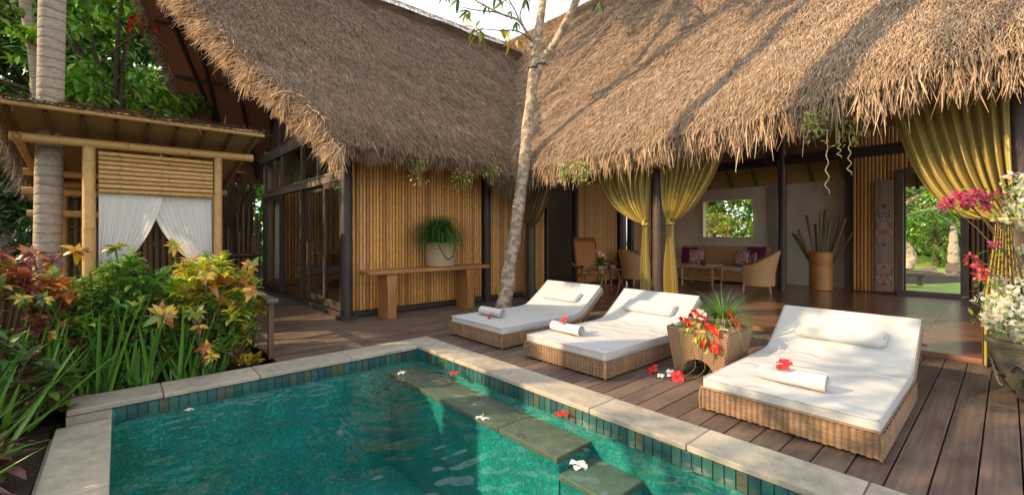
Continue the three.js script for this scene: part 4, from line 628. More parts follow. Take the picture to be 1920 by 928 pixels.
// ───────────────────────── pavilion furniture ─────────────────────────
function wickerChair(label, p, turn, s) {
  const t = thing('wicker_armchair', label, 'armchair', p, turn, 'wicker armchairs in the pavilion'); t.scale.setScalar(s);
  const W = (a) => 0.3 + 0.02 * Math.cos(a), h = (a) => 0.58 + 0.33 * Math.pow(clamp((Math.cos(a) + 0.35) / 1.35), 1.3), A = 2.25;
  const shell = (off) => grid((u, v) => { const a = (u * 2 - 1) * A, y = lerp(0.16, h(a), v), r = (W(a) + off) * (1 + 0.22 * Math.max(0, y - 0.42)), lean = 0.12 * Math.max(0, y - 0.4) * Math.cos(a); return V(-Math.cos(a) * r * 1.08 - lean, y, Math.sin(a) * r * 1.12); }, 40, 12, { su: 1.5, sv: 0.7 });
  obj('woven_shell', [shell(0), shell(0.045)], M.wickerIn, t);
  obj('rolled_rim', tube(Array.from({ length: 25 }, (_, i) => { const a = (i / 12 - 1) * A, y = h(a), r = (W(a) + 0.022) * (1 + 0.22 * Math.max(0, y - 0.42)), lean = 0.12 * Math.max(0, y - 0.4) * Math.cos(a); return V(-Math.cos(a) * r * 1.08 - lean, y, Math.sin(a) * r * 1.12); }), 0.034, 8, 60), M.wickerIn, t);
  obj('front_apron', bx(0.05, 0.26, 0.5, 0.22, 0.29, 0, 0.015, 'z'), M.wickerIn, t);
  obj('seat', rbox(0.56, 0.09, 0.56, 0.04), M.cream, t).position.set(0.0, 0.44, 0);
  for (const [x, z] of [[0.22, -0.28], [0.22, 0.28], [-0.26, -0.24], [-0.26, 0.24]]) obj('leg', between(cyl(0.022, 0.026, 0.22, 0, 0, 0, 8), V(x * 1.12, 0, z * 1.12), V(x, 0.22, z)), M.wickerIn, t);
  return t;
}
wickerChair('wicker armchair at the right of the sofa with its back to the dark post', [12.0, 0.06, -4.25], Math.PI * 0.62, 1.12);
wickerChair('wicker armchair at the left, half hidden behind the gold curtain', [11.3, 0.06, -7.22], -0.35, 1.1);
function pillow(label, p, rot, w, mat, group) { const g = grid((u, v) => { const a = (u - 0.5) * 2, b = (v - 0.5) * 2; return V(a * w / 2 * (1 - 0.06 * (1 - b * b)), b * w / 2 * (1 - 0.06 * (1 - a * a)), 0); }, 14, 14, { su: 0.5, sv: 0.5 });
  const side = (s) => { const k = g.clone(), q = k.attributes.position; for (let i = 0; i < q.count; i++) { const a = Math.abs(q.getX(i) / (w / 2)), b = Math.abs(q.getY(i) / (w / 2)); q.setZ(i, s * 0.085 * Math.pow(clamp((1 - a * a) * (1 - b * b)), 0.45)); } k.computeVertexNormals(); return k; };
  const t = thing('throw_pillow', label, 'pillow', p, 0, group); t.rotation.set(...rot); t.rotation.order = 'YXZ'; obj('cover', [side(1), side(-1)], mat, t); obj('piping', tube([[-1, -1], [0, -0.94], [1, -1], [0.94, 0], [1, 1], [0, 0.94], [-1, 1], [-0.94, 0], [-1, -1]].map(([a, b]) => V(a * w / 2, b * w / 2, 0)), 0.006, 5, 48), mat, t); return t; }
{
  const s = thing('wicker_sofa', 'long wicker sofa with cream seat against the plaster wall', 'sofa', [14.0, 0.06, -6.0]);
  obj('base', bx(0.8, 0.3, 2.7, 0, 0.19, 0, 0.03, 'z'), M.wickerIn, s); obj('backrest', bx(0.14, 0.76, 2.7, 0.36, 0.7, 0, 0.05, 'z'), M.wickerIn, s); for (const z of [-1.32, 1.32]) obj('arm', bx(0.78, 0.56, 0.16, 0, 0.4, z, 0.05), M.wickerIn, s);
  for (const z of [-0.62, 0.62]) obj('seat_cushion', rbox(0.66, 0.14, 1.2, 0.05, 'z', 0, 0, 3).translate(-0.06, 0.41, z), M.cream, s); for (const [x, z] of [[-0.34, -1.25], [-0.34, 1.25], [0.34, 1.25], [0.34, -1.25]]) obj('leg', cyl(0.03, 0.03, 0.06, x, 0, z, 8), M.teakDark, s);
  const P = (l, x, y, z, ry, w, m) => pillow(l, [x, y, z], [-0.28, -Math.PI / 2 + ry, 0.0], w, m, 'pillows on the wicker sofa');
  P('plain purple pillow at the left end of the sofa', 14.12, 0.83, -7.02, 0.1, 0.52, M.purple); P('red and cream flowered pillow at the left of the sofa', 14.0, 0.79, -6.72, 0.25, 0.46, M.floral); P('red and cream flowered pillow at the right of the sofa', 14.0, 0.8, -5.32, -0.2, 0.46, M.floral); P('plain purple pillow at the right end of the sofa', 14.08, 0.86, -4.98, -0.25, 0.56, M.purple);
  pillow('flowered pillow in the right wicker armchair', [11.95, 0.83, -4.3], [-0.35, Math.PI * 0.62 + Math.PI / 2, 0.2], 0.42, M.floral); pillow('flowered pillow in the left wicker armchair behind the curtain', [11.2, 0.84, -7.22], [-0.3, Math.PI / 2 - 0.3, 0], 0.42, M.floral);
  const c = thing('coffee_table', 'square wicker coffee table with a lower shelf before the sofa', 'table', [12.5, 0.06, -5.85], 0.1);
  obj('table_top', bx(0.85, 0.06, 0.95, 0, 0.55, 0, 0.02), M.wickerIn, c); obj('shelf', bx(0.7, 0.05, 0.8, 0, 0.18, 0, 0.02), M.wickerIn, c); for (const [x, z] of [[-0.37, -0.42], [0.37, -0.42], [-0.37, 0.42], [0.37, 0.42]]) obj('leg', cyl(0.035, 0.04, 0.53, x, 0, z, 10), M.wickerIn, c);
  const j = thing('small_jar', 'small dark red jar on the wicker coffee table', 'jar', [12.4, 0.64, -5.75]); obj('body', lathe([[0.001, 0], [0.05, 0], [0.075, 0.06], [0.06, 0.12], [0.045, 0.13], [0.05, 0.15], [0.04, 0.15], [0.001, 0.12]], 18), M.purple, j);
}
{ // reclining plantation chair
  const t = thing('plantation_chair', 'reddish wooden reclining armchair with cane back beside the doorway', 'armchair', [8.9, 0.06, -7.0], -2.15); t.scale.setScalar(1.05);
  const back = metric(bx(0.03, 0.86, 0.5, 0, 0.43, 0, 0.01, 'y'), 'y'); obj('cane_back', back.clone().rotateZ(0.36).translate(-0.2, 0.4, 0), std(0.6, 0.25, 0.07, { map: T.cane, roughness: 0.6 }), t);
  for (const z of [-0.27, 0.27]) { obj('back_post', bx(0.06, 0.95, 0.05, 0, 0.46, z, 0.015, 'y').rotateZ(0.36).translate(-0.2, 0.36, 0), M.teakDark, t); obj('arm', tube([V(-0.42, 0.66, z * 1.25), V(-0.1, 0.6, z * 1.3), V(0.3, 0.62, z * 1.3), V(0.46, 0.64, z * 1.3)], 0.03, 8, 16), M.teakDark, t); obj('leg', lathe([[0.001, 0], [0.03, 0], [0.022, 0.06], [0.035, 0.2], [0.022, 0.3], [0.04, 0.42], [0.025, 0.5], [0.03, 0.62]], 12).translate(0.4, 0, z * 1.3), M.teakDark, t); obj('leg', between(cyl(0.028, 0.025, 0.5, 0, 0, 0, 8), V(-0.34, 0, z), V(-0.22, 0.48, z)), M.teakDark, t); }
  obj('crest_rail', bx(0.05, 0.12, 0.56, 0, 0.92, 0, 0.02, 'z').rotateZ(0.36).translate(-0.2, 0.38, 0), M.teakDark, t); obj('seat', bx(0.58, 0.05, 0.54, 0.08, 0.4, 0, 0.015).rotateZ(0.06), M.teak, t); obj('stretcher', bx(0.05, 0.06, 0.66, 0.4, 0.2, 0, 0.01, 'z'), M.teakDark, t);
}
{ // plant table with orchids
  const t = thing('plant_table', 'low wooden plant table with curved legs behind the leftmost lounger', 'side table', [8.45, 0.06, -6.28], 0.2);
  obj('table_top', bx(0.78, 0.045, 0.56, 0, 0.62, 0, 0.015), M.teakDark, t); obj('shelf', bx(0.6, 0.03, 0.4, 0, 0.2, 0, 0.01), M.teakDark, t);
  for (const [x, z] of [[-0.3, -0.2], [0.3, -0.2], [-0.3, 0.2], [0.3, 0.2]]) obj('leg', tube([V(x, 0.6, z), V(x * 1.25, 0.42, z * 1.15), V(x * 1.2, 0.2, z * 1.1), V(x * 0.85, 0.02, z)], 0.026, 8, 14), M.teakDark, t);
  const q = rngOf(99);
  const names = ['small grey pot of succulents at the left of the plant table', 'largest pot of brown green succulents at the middle of the plant table', 'small grey pot of succulents at the right of the plant table'];
  [[-0.22, 0.1, 0.09], [0.02, -0.03, 0.14], [0.26, 0.06, 0.09]].forEach(([dx, dz, r], i) => { const p = thing('succulent_pot', names[i], 'potted plant', [8.45 + dx, 0.7, -6.28 + dz], 0, 'pots on the plant table'); obj('pot', lathe([[0.001, 0], [r * 0.7, 0], [r, r * 1.1], [r * 0.9, r * 1.1], [r * 0.85, r], [0.001, r]], 16), M.plasterGrey, p);
    for (let k = 0; k < 46; k++) { const d = rdir(q); d.y = Math.abs(d.y) * 0.8 + 0.1; leafMesh(p, LG.slim, [M.leaf, M.leafDeep, M.leafOrange, M.leafLime][Math.floor(q() * 4)], V(d.x * r * 0.4, r * 1.05, d.z * r * 0.4), d, V(-d.x, 1, -d.z), rr(0.1, 0.24, q), 1.2); } });
  const o = thing('orchid', 'pale pink orchid sprays rising from the plant table', 'plant', [8.3, 0.82, -6.3]); for (let s = 0; s < 3; s++) { const e = V(-0.12 + s * 0.1, 0.34 - s * 0.06, 0.04 * s), c = new THREE.CatmullRomCurve3([V(0, 0, 0), e.clone().multiplyScalar(0.6).add(V(0, 0.06, 0)), e]); obj('stem', tube(c.points, 0.004, 5, 10), M.greenStem, o); for (let k = 0; k < 5; k++) { const p = c.getPoint(0.55 + k * 0.1); for (let m = 0; m < 4; m++) leafMesh(o, LG.round, s ? M.petalWhite : M.pink, p, V(Math.cos(m * 1.6), Math.sin(m * 1.6), 0.3), V(-0.6, 0.2, 0.6), 0.04, 1, 'petal'); } }
  const tr = thing('trailing_plant', 'white flowered vine trailing from the front of the plant table', 'plant', [8.1, 0.7, -6.08]); obj('stem', tube([V(0.05, 0.05, -0.02), V(-0.05, 0.0, 0.04), V(-0.07, -0.25, 0.05), V(-0.05, -0.45, 0.03)], 0.005, 5, 12), M.greenStem, tr); for (let k = 0; k < 46; k++) leafMesh(tr, LG.round, k % 3 ? M.leafLime : M.petalWhite, V(-0.06 + rr(-0.04, 0.04, q), -rr(0, 0.46, q), 0.05 + rr(-0.04, 0.04, q)), rdir(q), rdir(q), rr(0.03, 0.05, q));
}
{ // daybed inside the bungalow
  const d = thing('daybed', 'low orange wooden daybed with grey mattress seen through the open glass door', 'daybed', [4.6, 0.06, -12.7]);
  obj('frame', bx(1.9, 0.12, 0.95, 0, 0.3, 0, 0.015), M.teak, d); obj('mattress', rbox(1.8, 0.18, 0.9, 0.05, 'x', 0, 0, 3).translate(0, 0.45, 0), M.grey, d); for (const [x, z] of [[-0.7, 0.3], [0.7, 0.3], [-0.7, -0.3], [0.7, -0.3]]) obj('leg', bx(0.34, 0.26, 0.2, x, 0.13, z, 0.01), M.teak, d); obj('backrest', bx(1.9, 0.5, 0.06, 0, 0.6, -0.45, 0.01), M.teak, d);
  pillow('orange pillow leaning on the daybed inside the bungalow', [4.4, 0.82, -12.95], [-0.3, 0.2, 0], 0.5, M.orangeFabric); pillow('rust pillow beside the orange one on the daybed', [3.95, 0.8, -12.95], [-0.3, -0.2, 0], 0.46, M.teak);
  const b = thing('four_poster_bed', 'bed with white sheet inside the bungalow behind the right glass door', 'bed', [5.6, 0.06, -9.6]); obj('base', bx(1.9, 0.35, 1.9, 0, 0.18, 0, 0.02), M.teakDark, b); obj('mattress', rbox(1.86, 0.25, 1.86, 0.06, 'x', 0, 0, 3).translate(0, 0.47, 0), M.white, b); for (const [x, z] of [[-0.93, -0.93], [-0.93, 0.93], [0.93, -0.93], [0.93, 0.93]]) obj('bed_post', cyl(0.04, 0.04, 2.3, x, 0, z, 10), M.dark, b);
}
// ───────────────────────── curtains ─────────────────────────
// A → B along the top, gathered at T, tail to the floor; out = direction the folds bulge
function curtain(label, A, B, T0, floorY, mat, { folds = 9, sag = 0.5, amp = 0.075, out = V(-1, 0, 0), tw = 0.1, fw = 0.2, seed = 1, group, name = 'gold_curtain', tailDir } = {}) {
  const t = thing(name, label, 'curtain', [T0.x, floorY, T0.z], 0, group), q = rngOf(seed), ph = Array.from({ length: 24 }, () => rr(-0.7, 0.7, q)), o = V(T0.x, floorY, T0.z), along = B.clone().sub(A).setY(0).normalize();
  const fold = (u) => { const k = u * folds, i = Math.floor(k) % 24; return Math.sin(2 * Math.PI * k + ph[i] * Math.sin(Math.PI * (k % 1))) + 0.35 * Math.sin(4.7 * Math.PI * k + ph[3]); };
  const drape = (u, v) => { const a = A.clone().lerp(B, u), e = T0.clone().addScaledVector(along, (u - 0.5) * tw), c = a.clone().lerp(e, 0.3); c.y = lerp(a.y, e.y, 0.78) - sag * u * u;
    const w = 1 - v, p = a.multiplyScalar(w * w).addScaledVector(c, 2 * v * w).addScaledVector(e, v * v); return p.addScaledVector(out, fold(u) * amp * (0.55 + 0.6 * Math.sin(Math.PI * v) - 0.35 * v) + 0.1 * Math.sin(Math.PI * v)).sub(o); };
  obj('drape', grid(drape, folds * 10, 28), mat, t);
  const td = tailDir || V(0, 0, 0), tail = (u, v) => { const w = lerp(tw, fw, smooth(v * 1.6)), p = T0.clone().addScaledVector(along, (u - 0.5) * w).addScaledVector(td, v); p.y = lerp(T0.y, floorY, v); return p.addScaledVector(out, fold(u) * lerp(0.025, 0.042, v) + 0.02 * Math.sin(v * 5)).sub(o); };
  obj('tail', grid(tail, folds * 8, 14), mat, t);
  const bd = new THREE.TorusGeometry(1, 0.2, 8, 24).rotateX(Math.PI / 2).scale(tw * 0.62, 0.12, tw * 0.62); obj('tie_band', bd.translate(0, T0.y - floorY, 0), mat, t);
  obj('tie_knot', [new THREE.SphereGeometry(0.035, 10, 8).translate(-0.06, T0.y - floorY + 0.03, 0), tube([V(-0.04, T0.y - floorY, 0), V(-0.09, T0.y - floorY + 0.07, 0.02), V(-0.05, T0.y - floorY + 0.1, 0.02)], 0.012, 6, 8)], mat, t); return t;
}
curtain('gold curtain tied to the left side of the middle column', V(7.2, 3.3, -4.22), V(7.2, 3.3, -5.7), V(7.16, 1.69, -4.38), 0.06, M.gold, { folds: 9, sag: 0.1, seed: 3, group: 'gold curtains of the pavilion' });
curtain('gold curtain tied to the right side of the middle column', V(7.2, 3.45, -4.05), V(7.2, 3.45, -2.8), V(7.16, 1.7, -3.9), 0.06, M.gold, { folds: 10, sag: 0.1, seed: 5, group: 'gold curtains of the pavilion', fw: 0.24 });
curtain('widest gold curtain swept to the column at the right edge', V(7.2, 3.6, 0.0), V(7.2, 3.6, -1.05), V(7.14, 1.66, -0.02), 0.06, M.gold, { folds: 9, sag: 0.5, seed: 8, amp: 0.085, group: 'gold curtains of the pavilion', fw: 0.34, tw: 0.16 });
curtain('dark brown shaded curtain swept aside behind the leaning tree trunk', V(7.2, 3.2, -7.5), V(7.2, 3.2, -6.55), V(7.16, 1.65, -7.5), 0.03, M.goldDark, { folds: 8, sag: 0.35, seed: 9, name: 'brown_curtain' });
{ // sheer gazebo curtains and those behind the glass
  const sheer = (label, A, B, E0, E1, yb, seed, cat = 'curtain', folds = 12) => { const t = thing('sheer_curtain', label, cat, [A.x, 0, A.z], 0, 'white sheer curtains'), q = rngOf(seed), o = V(A.x, 0, A.z), ph = Array.from({ length: 30 }, () => rr(0, 6, q));
    const d = B.clone().sub(A).normalize(), n = V(-d.z, 0, d.x);
    obj('drape', grid((u, v) => { const a = A.clone().lerp(B, u), e = E0.clone().lerp(E1, u); e.y = yb; const c = a.clone().lerp(e, 0.32); c.y = lerp(a.y, e.y, 0.62 + 0.1 * u); const w = 1 - v; return a.multiplyScalar(w * w).addScaledVector(c, 2 * v * w).addScaledVector(e, v * v).addScaledVector(n, 0.018 * Math.sin(u * folds * 6.283 + ph[Math.floor(u * folds) % 30] * 0.3) * (0.4 + 0.9 * v)).sub(o); }, folds * 8, 18), M.sheer, t);
    obj('hem', tube([A, A.clone().lerp(B, 0.5), B].map(p => p.clone().sub(o)), 0.012, 6, 12), M.sheer, t); return t; };
  sheer('white sheer curtain swept to the left post of the gazebo', V(-0.17, 1.97, -7.03), V(0.42, 1.965, -7.03), V(-0.17, 0, -7.03), V(0.0, 0, -7.03), 1.12, 3); sheer('white sheer curtain swept to the right post of the gazebo', V(0.94, 1.965, -7.06), V(0.26, 1.965, -7.06), V(0.94, 0, -7.06), V(0.76, 0, -7.06), 1.12, 4);
  sheer('white sheer curtain behind the right glass door of the bungalow', V(3.3, 2.4, -8.0), V(3.3, 2.4, -8.95), V(3.3, 0, -8.02), V(3.3, 0, -8.3), 0.5, 5); sheer('white sheer curtain behind the far left glass door', V(3.25, 2.4, -13.5), V(3.25, 2.4, -12.9), V(3.25, 0, -13.5), V(3.25, 0, -13.2), 0.3, 6);
}
// ───────────────────────── trees and plants ─────────────────────────
const PX = (px, py, d) => { const t = (px - 960) / 830, u = (440 - py) / 830; return V((TH_S + TH_C * t) * d, 1.5 + u * d, (-TH_C + TH_S * t) * d); }; // a photograph pixel at depth d, used once to measure where the trunk and its branches stand
{ // forked tree before the pavilion
  const t = thing('leaning_tree', 'pale barked leaning tree forking in front of the two roofs', 'tree', [5.72, 0, -6.78]), o = V(5.72, 0, -6.78), L = (a) => a.map(p => p.sub(o));
  const D = 8.8, tr = L([PX(938, 600, D), PX(945, 565, D), PX(956, 500, D), PX(968, 420, D), PX(977, 360, D), PX(984, 290, D), PX(990, 230, D), PX(997, 170, D), PX(1001, 130, D)]);
  obj('trunk', tube(tr, (v) => lerp(0.145, 0.1, Math.pow(v, 0.7)) + 0.035 * Math.pow(1 - v, 8), 16, 60, 0.12), M.bark, t);
  const fork1 = L([PX(999, 150, D), PX(1003, 110, D), PX(1010, 60, D), PX(1018, 5, D), PX(1024, -80, D + 0.2), PX(1040, -200, D + 0.5), PX(1075, -330, D + 1)]), fork2 = L([PX(999, 160, D), PX(1016, 118, D), PX(1040, 82, D - 0.1), PX(1062, 40, D - 0.3), PX(1084, -5, D - 0.4), PX(1130, -90, D - 0.6), PX(1210, -190, D - 0.8)]);
  const b1 = obj('branch', tube(fork1, (v) => lerp(0.092, 0.045, v), 12, 40, 0.12), M.bark, t), b2 = obj('branch', tube(fork2, (v) => lerp(0.088, 0.04, v), 12, 40, 0.14), M.bark, t);
  obj('stub', tube(L([PX(992, 232, D), PX(1003, 222, D), PX(1008, 210, D)]), (v) => lerp(0.05, 0.025, v), 8, 8), M.bark, t); obj('stub', tube(L([PX(997, 90, D), PX(1003, 68, D), PX(1003, 62, D)]), (v) => lerp(0.04, 0.03, v), 8, 6), M.bark, t);
  const tw = [[[1006, 78], [988, 60], [972, 38], [945, 28], [912, 12], [880, -6], [850, -20]], [[1000, 80], [985, 66], [965, 57], [940, 57], [905, 54]], [[975, 42], [966, 20], [955, 0], [950, -20]], [[945, 28], [925, 22], [900, 20], [868, 14]], [[985, 55], [975, 30], [985, 0], [992, -20]], [[905, 54], [890, 58]]].map((b, i) => L(b.map(([x, y], k) => PX(x, y, D - 0.06 * k * (i % 3 + 1)))));
  tw.forEach((p, i) => obj('twig', tube(p, (v) => lerp(i ? 0.016 : 0.03, 0.008, v), 7, 24), i ? M.limb : M.bark, t));
  // leaf clusters measured along the twigs, each leaf a piece
  const q = rngOf(301), cl = [[892, 52, 7, 0.34, 1], [880, 20, 6, 0.3, 0], [912, 10, 6, 0.28, 0], [860, -2, 8, 0.3, 0], [944, 55, 5, 0.28, 2], [955, 70, 3, 0.34, 1], [968, 40, 5, 0.26, 0], [872, 25, 6, 0.22, 1], [945, 2, 6, 0.28, 0], [985, -4, 5, 0.3, 0], [930, -10, 8, 0.3, 0], [900, 60, 3, 0.36, 1], [958, 20, 4, 0.2, 0], [970, 75, 2, 0.36, 1], [838, -14, 7, 0.3, 0], [1125, 2, 5, 0.28, 0]];
  for (const [x, y, n, len, k] of cl) for (let i = 0; i < n; i++) { const p = PX(x, y, D - 0.2).sub(o), d = V(rr(-1, 1, q), rr(-1.3, 0.35, q), rr(-1, 1, q)); leafMesh(t, [LG.slim, LG.oval][k === 2 ? 1 : 0], k ? [M.leafLime, M.leafYellow, M.leafLime][i % 3] : [M.leaf, M.leafLime, M.leaf, M.leafDeep][i % 4], p, d, V(rr(-0.5, 0.5, q), 1, rr(-0.5, 0.5, q)), len * rr(0.7, 1.05, q), 1.15); }
  // crown above the frame, thin and open
  const ends = [fork1[6], fork1[5], fork2[6], fork2[5]], list = [], cr = [];
  ends.forEach((e, i) => { for (let k = 0; k < 5; k++) { const d = rdir(q); d.y = Math.abs(d.y) * 0.6 + 0.1; const tip = e.clone().addScaledVector(d, rr(0.9, 1.9, q)); cr.push(tube([e, e.clone().lerp(tip, 0.5).add(V(0, 0.15, 0)), tip], (v) => lerp(0.04, 0.012, v), 6, 8)); for (let m = 0; m < 26; m++) { const dd = rdir(q); list.push({ p: tip.clone().addScaledVector(rdir(q), rr(0, 0.35, q)), y: dd, n: V(0, 1, 0), s: rr(0.16, 0.3, q), c: mixc([[0.09, 0.19, 0.03], [0.16, 0.26, 0.04]], q) }); } } });
  obj('limb', cr, M.bark, t); instances('crown', LG.slim, M.inst, list, t);
  for (const [x, y, r, d] of [[1001, 128, 0.104, 0], [1014, 121, 0.096, -0.02]]) { const g = new THREE.TorusGeometry(r, 0.014, 7, 24).rotateX(Math.PI / 2).rotateZ(0.1); const p = PX(x, y, D + d).sub(o); obj('strap', g.translate(p.x, p.y, p.z), M.strap, t); }
}
function palmCrown(t, top, seed, n, L0) { const q = rngOf(seed), list = [], ribs = []; for (let f = 0; f < n; f++) { const a = f / n * 6.283 + rr(-0.2, 0.2, q), e = rr(0.1, 0.9, q), L = L0 * rr(0.8, 1.1, q), pts = [0, 0.3, 0.6, 0.85, 1].map(s => V(Math.cos(a) * L * s, L * (e * s - 1.15 * s * s * (1.2 - e * 0.6)), Math.sin(a) * L * s).add(top)); const c = new THREE.CatmullRomCurve3(pts); ribs.push(tube(pts, (v) => lerp(0.035, 0.008, v), 5, 12)); for (let k = 3; k < 46; k++) for (const s of [-1, 1]) { const tt = k / 46, p = c.getPoint(tt), T2 = c.getTangent(tt), side = V(-Math.sin(a), 0, Math.cos(a)).multiplyScalar(s); list.push({ p, y: side.clone().addScaledVector(T2, 0.6).add(V(0, -0.45, 0)), n: V(0, 1, 0), s: [0.055, 0.75 * Math.sin(Math.PI * (0.15 + tt * 0.8)), 0.5], c: mixc([[0.06, 0.14, 0.02], [0.1, 0.18, 0.03]], q) }); } } obj('frond_rib', ribs, M.greenStem, t); instances('frond_leaf', leafGeo(1, 1, 0.1, 0.1), M.inst, list, t); }
function palm(label, pts, r0, r1, seed, crown = true) { const b = pts[0], t = thing('palm_tree', label, 'tree', [b.x, b.y, b.z]), P = pts.map(p => p.clone().sub(b)); obj('trunk', tube(P, (v) => lerp(r0, r1, Math.pow(v, 0.6)) + 0.02 * Math.pow(1 - v, 14), 18, 60, 0.025), M.palm, t); if (crown) palmCrown(t, P[P.length - 1], seed, 15, 3.0); return t; }
palm('large upright grey palm trunk passing the gazebo roof at the left', [V(-0.62, -0.2, -7.42), V(-0.6, 2.2, -7.4), V(-0.55, 5, -7.3), V(-0.45, 9, -7.2), V(-0.3, 12.5, -7.1)], 0.125, 0.105, 401);
palm('smaller leaning grey palm trunk at the left edge behind the large one', [PX(2, 560, 8.6), PX(8, 445, 8.6), PX(14, 390, 8.6), PX(30, 342, 8.6), PX(56, 290, 8.6), PX(68, 200, 8.6), PX(64, 110, 8.6), PX(52, 40, 8.6), PX(44, -10, 8.6), PX(36, -130, 8.7), PX(30, -400, 8.9), PX(20, -800, 9.2)], 0.13, 0.06, 402);
palm('palm beyond the left edge that throws a trunk shadow on the pavilion roof', [V(-4.2, -0.2, -7.9), V(-4.1, 4, -7.8), V(-3.9, 9, -7.6), V(-3.8, 13.5, -7.5)], 0.3, 0.24, 403);
// broadleaf trees: limbs and leaf clumps spread through the crown
function tree(name, label, base, H, rad, cols, seed, { clumps = 60, leaves = 110, size = [0.16, 0.3], geo = LG.oval, low = 0.3, spread = 0.6, group, bright = 1, off = [0, 0] } = {}) {
  const t = thing(name, label, 'tree', base, 0, group), q = rngOf(seed), list = [], limbs = [], trunkTop = V(off[0] * 0.4, H * 0.55, off[1] * 0.4), cc = V(off[0], H * (low + 1) / 2, off[1]);
  obj('trunk', tube([V(0, -0.2, 0), V(0.1, H * 0.25, 0.05), trunkTop], (v) => lerp(0.2, 0.11, v), 10, 16, 0.1), M.limb, t);
  for (let i = 0; i < clumps; i++) { const d = rdir(q), k = Math.pow(q(), 0.45), c = cc.clone().add(V(d.x * rad * k, d.y * H * (1 - low) / 2 * k, d.z * rad * k)), R1 = rr(0.4, 0.8, q) * spread, tone = rr(0.65, 1.35, q);
    if (i % 3 === 0) limbs.push(tube([trunkTop.clone().lerp(V(0.1, H * 0.3, 0), q() * 0.6), trunkTop.clone().lerp(c, 0.5).add(V(0, -0.2, 0)), c], (v) => lerp(0.07, 0.014, v), 6, 10));
    for (let m = 0; m < leaves; m++) { const e = rdir(q), p = c.clone().add(V(e.x * R1 * 1.25, e.y * R1 * 0.75, e.z * R1 * 1.25).multiplyScalar(Math.pow(q(), 0.5))), k2 = mixc(cols, q); list.push({ p, y: V(rr(-1, 1, q), rr(-0.9, 0.3, q), rr(-1, 1, q)), n: V(rr(-0.6, 0.6, q), 1, rr(-0.6, 0.6, q)), s: rr(size[0], size[1], q), c: k2.map(x => x * tone * bright) }); } }
  obj('limb', limbs, M.limb, t); instances('crown', geo, M.inst, list, t); return t;
}
const G1 = [[0.22, 0.48, 0.045], [0.34, 0.6, 0.07], [0.13, 0.34, 0.035], [0.52, 0.68, 0.1]], G2 = [[0.06, 0.18, 0.025], [0.1, 0.24, 0.035], [0.045, 0.12, 0.02]], G3 = [[0.22, 0.4, 0.05], [0.34, 0.48, 0.08], [0.14, 0.28, 0.04]];
tree('garden_tree', 'bright green spreading tree with red blossom beside the high gable', [0.1, 0, -13.8], 8.2, 2.4, G1, 501, { clumps: 74, leaves: 75, low: 0.28, size: [0.14, 0.26], off: [-0.6, 0.2], spread: 0.5 });
tree('garden_tree', 'dense green tree at the top left corner behind the large palm trunk', [-4.6, 0, -16.5], 12, 3.4, G1, 502, { clumps: 90, leaves: 80, low: 0.18, size: [0.2, 0.34], spread: 0.7 });
tree('garden_tree', 'pale yellow green tree farthest back between the trunk and the gable', [-1.4, 0, -19], 13, 4.2, G3, 503, { clumps: 90, leaves: 110, low: 0.2, size: [0.25, 0.42], spread: 1.0 });
tree('garden_tree', 'dark understorey tree under the gazebo roof line at the left edge', [-2.6, 0, -13.5], 4.2, 2.2, G2, 504, { clumps: 50, leaves: 120, low: 0.02, size: [0.14, 0.26], bright: 0.9 });
tree('garden_tree', 'broad tree behind the far side of the bungalow gable', [3.5, 0, -20], 11, 4, G1, 505, { clumps: 60, leaves: 100, low: 0.2, size: [0.25, 0.4], spread: 1 });
tree('garden_tree', 'tall green tree standing farthest left beyond the gazebo', [-6.0, 0, -20.5], 11, 3.6, G1, 521, { clumps: 70, leaves: 80, low: 0.05, size: [0.2, 0.34], spread: 0.8 });
tree('garden_tree', 'tall green tree hidden partly by the left gable edge', [0.6, 0, -20], 13, 3.4, G1, 522, { clumps: 90, leaves: 90, low: 0.1, size: [0.2, 0.36], spread: 0.9 });
tree('garden_tree', 'deep green tree filling the gap between palm trunk and gable', [-1.6, 0, -17.2], 10, 2.8, G2, 523, { clumps: 80, leaves: 90, low: 0.1, size: [0.18, 0.32], spread: 0.8 });
{ const q = rngOf(525), l = []; for (let i = 0; i < 26000; i++) { const a = rr(-0.6, 1.05, q), d = rr(25, 34, q); l.push({ p: V(Math.sin(a - 0.35) * d, rr(-0.2, 11, q) * (0.8 + 0.2 * Math.sin(a * 17)), -Math.cos(a - 0.35) * d), y: V(rr(-1, 1, q), rr(-1, 0.3, q), rr(-1, 1, q)), n: V(rr(-0.6, 0.6, q), 1, rr(-0.6, 0.6, q)), s: rr(0.4, 0.75, q), c: mixc([...G1, ...G2, ...G2], q) }); } const w = instances('distant_wood', LG.oval, M.inst, l, scene); tag(w, 'distant green wood behind the gazebo and bungalow', 'trees');
  const e = []; for (let i = 0; i < 16000; i++) { const z = rr(-26, 6, q); e.push({ p: V(46 + 3 * Math.sin(z * 0.7) + rr(-1.5, 1.5, q), rr(-0.2, 9, q) * (0.8 + 0.25 * Math.sin(z * 1.3)), z), y: V(rr(-1, 1, q), rr(-1, 0.3, q), rr(-1, 1, q)), n: V(rr(-0.6, 0.6, q), 1, rr(-0.6, 0.6, q)), s: rr(0.5, 0.9, q), c: mixc([...G1, ...G2, ...G3], q) }); } tag(instances('distant_wood', LG.oval, M.inst, e, scene), 'distant sunlit green wood beyond the lawn behind the pavilion', 'trees'); }
tree('garden_bush', 'dark green bush glimpsed behind the gazebo posts', [-0.6, 0, -11.6], 2.2, 1.3, G2, 506, { clumps: 26, leaves: 110, low: 0.0, size: [0.1, 0.2] });
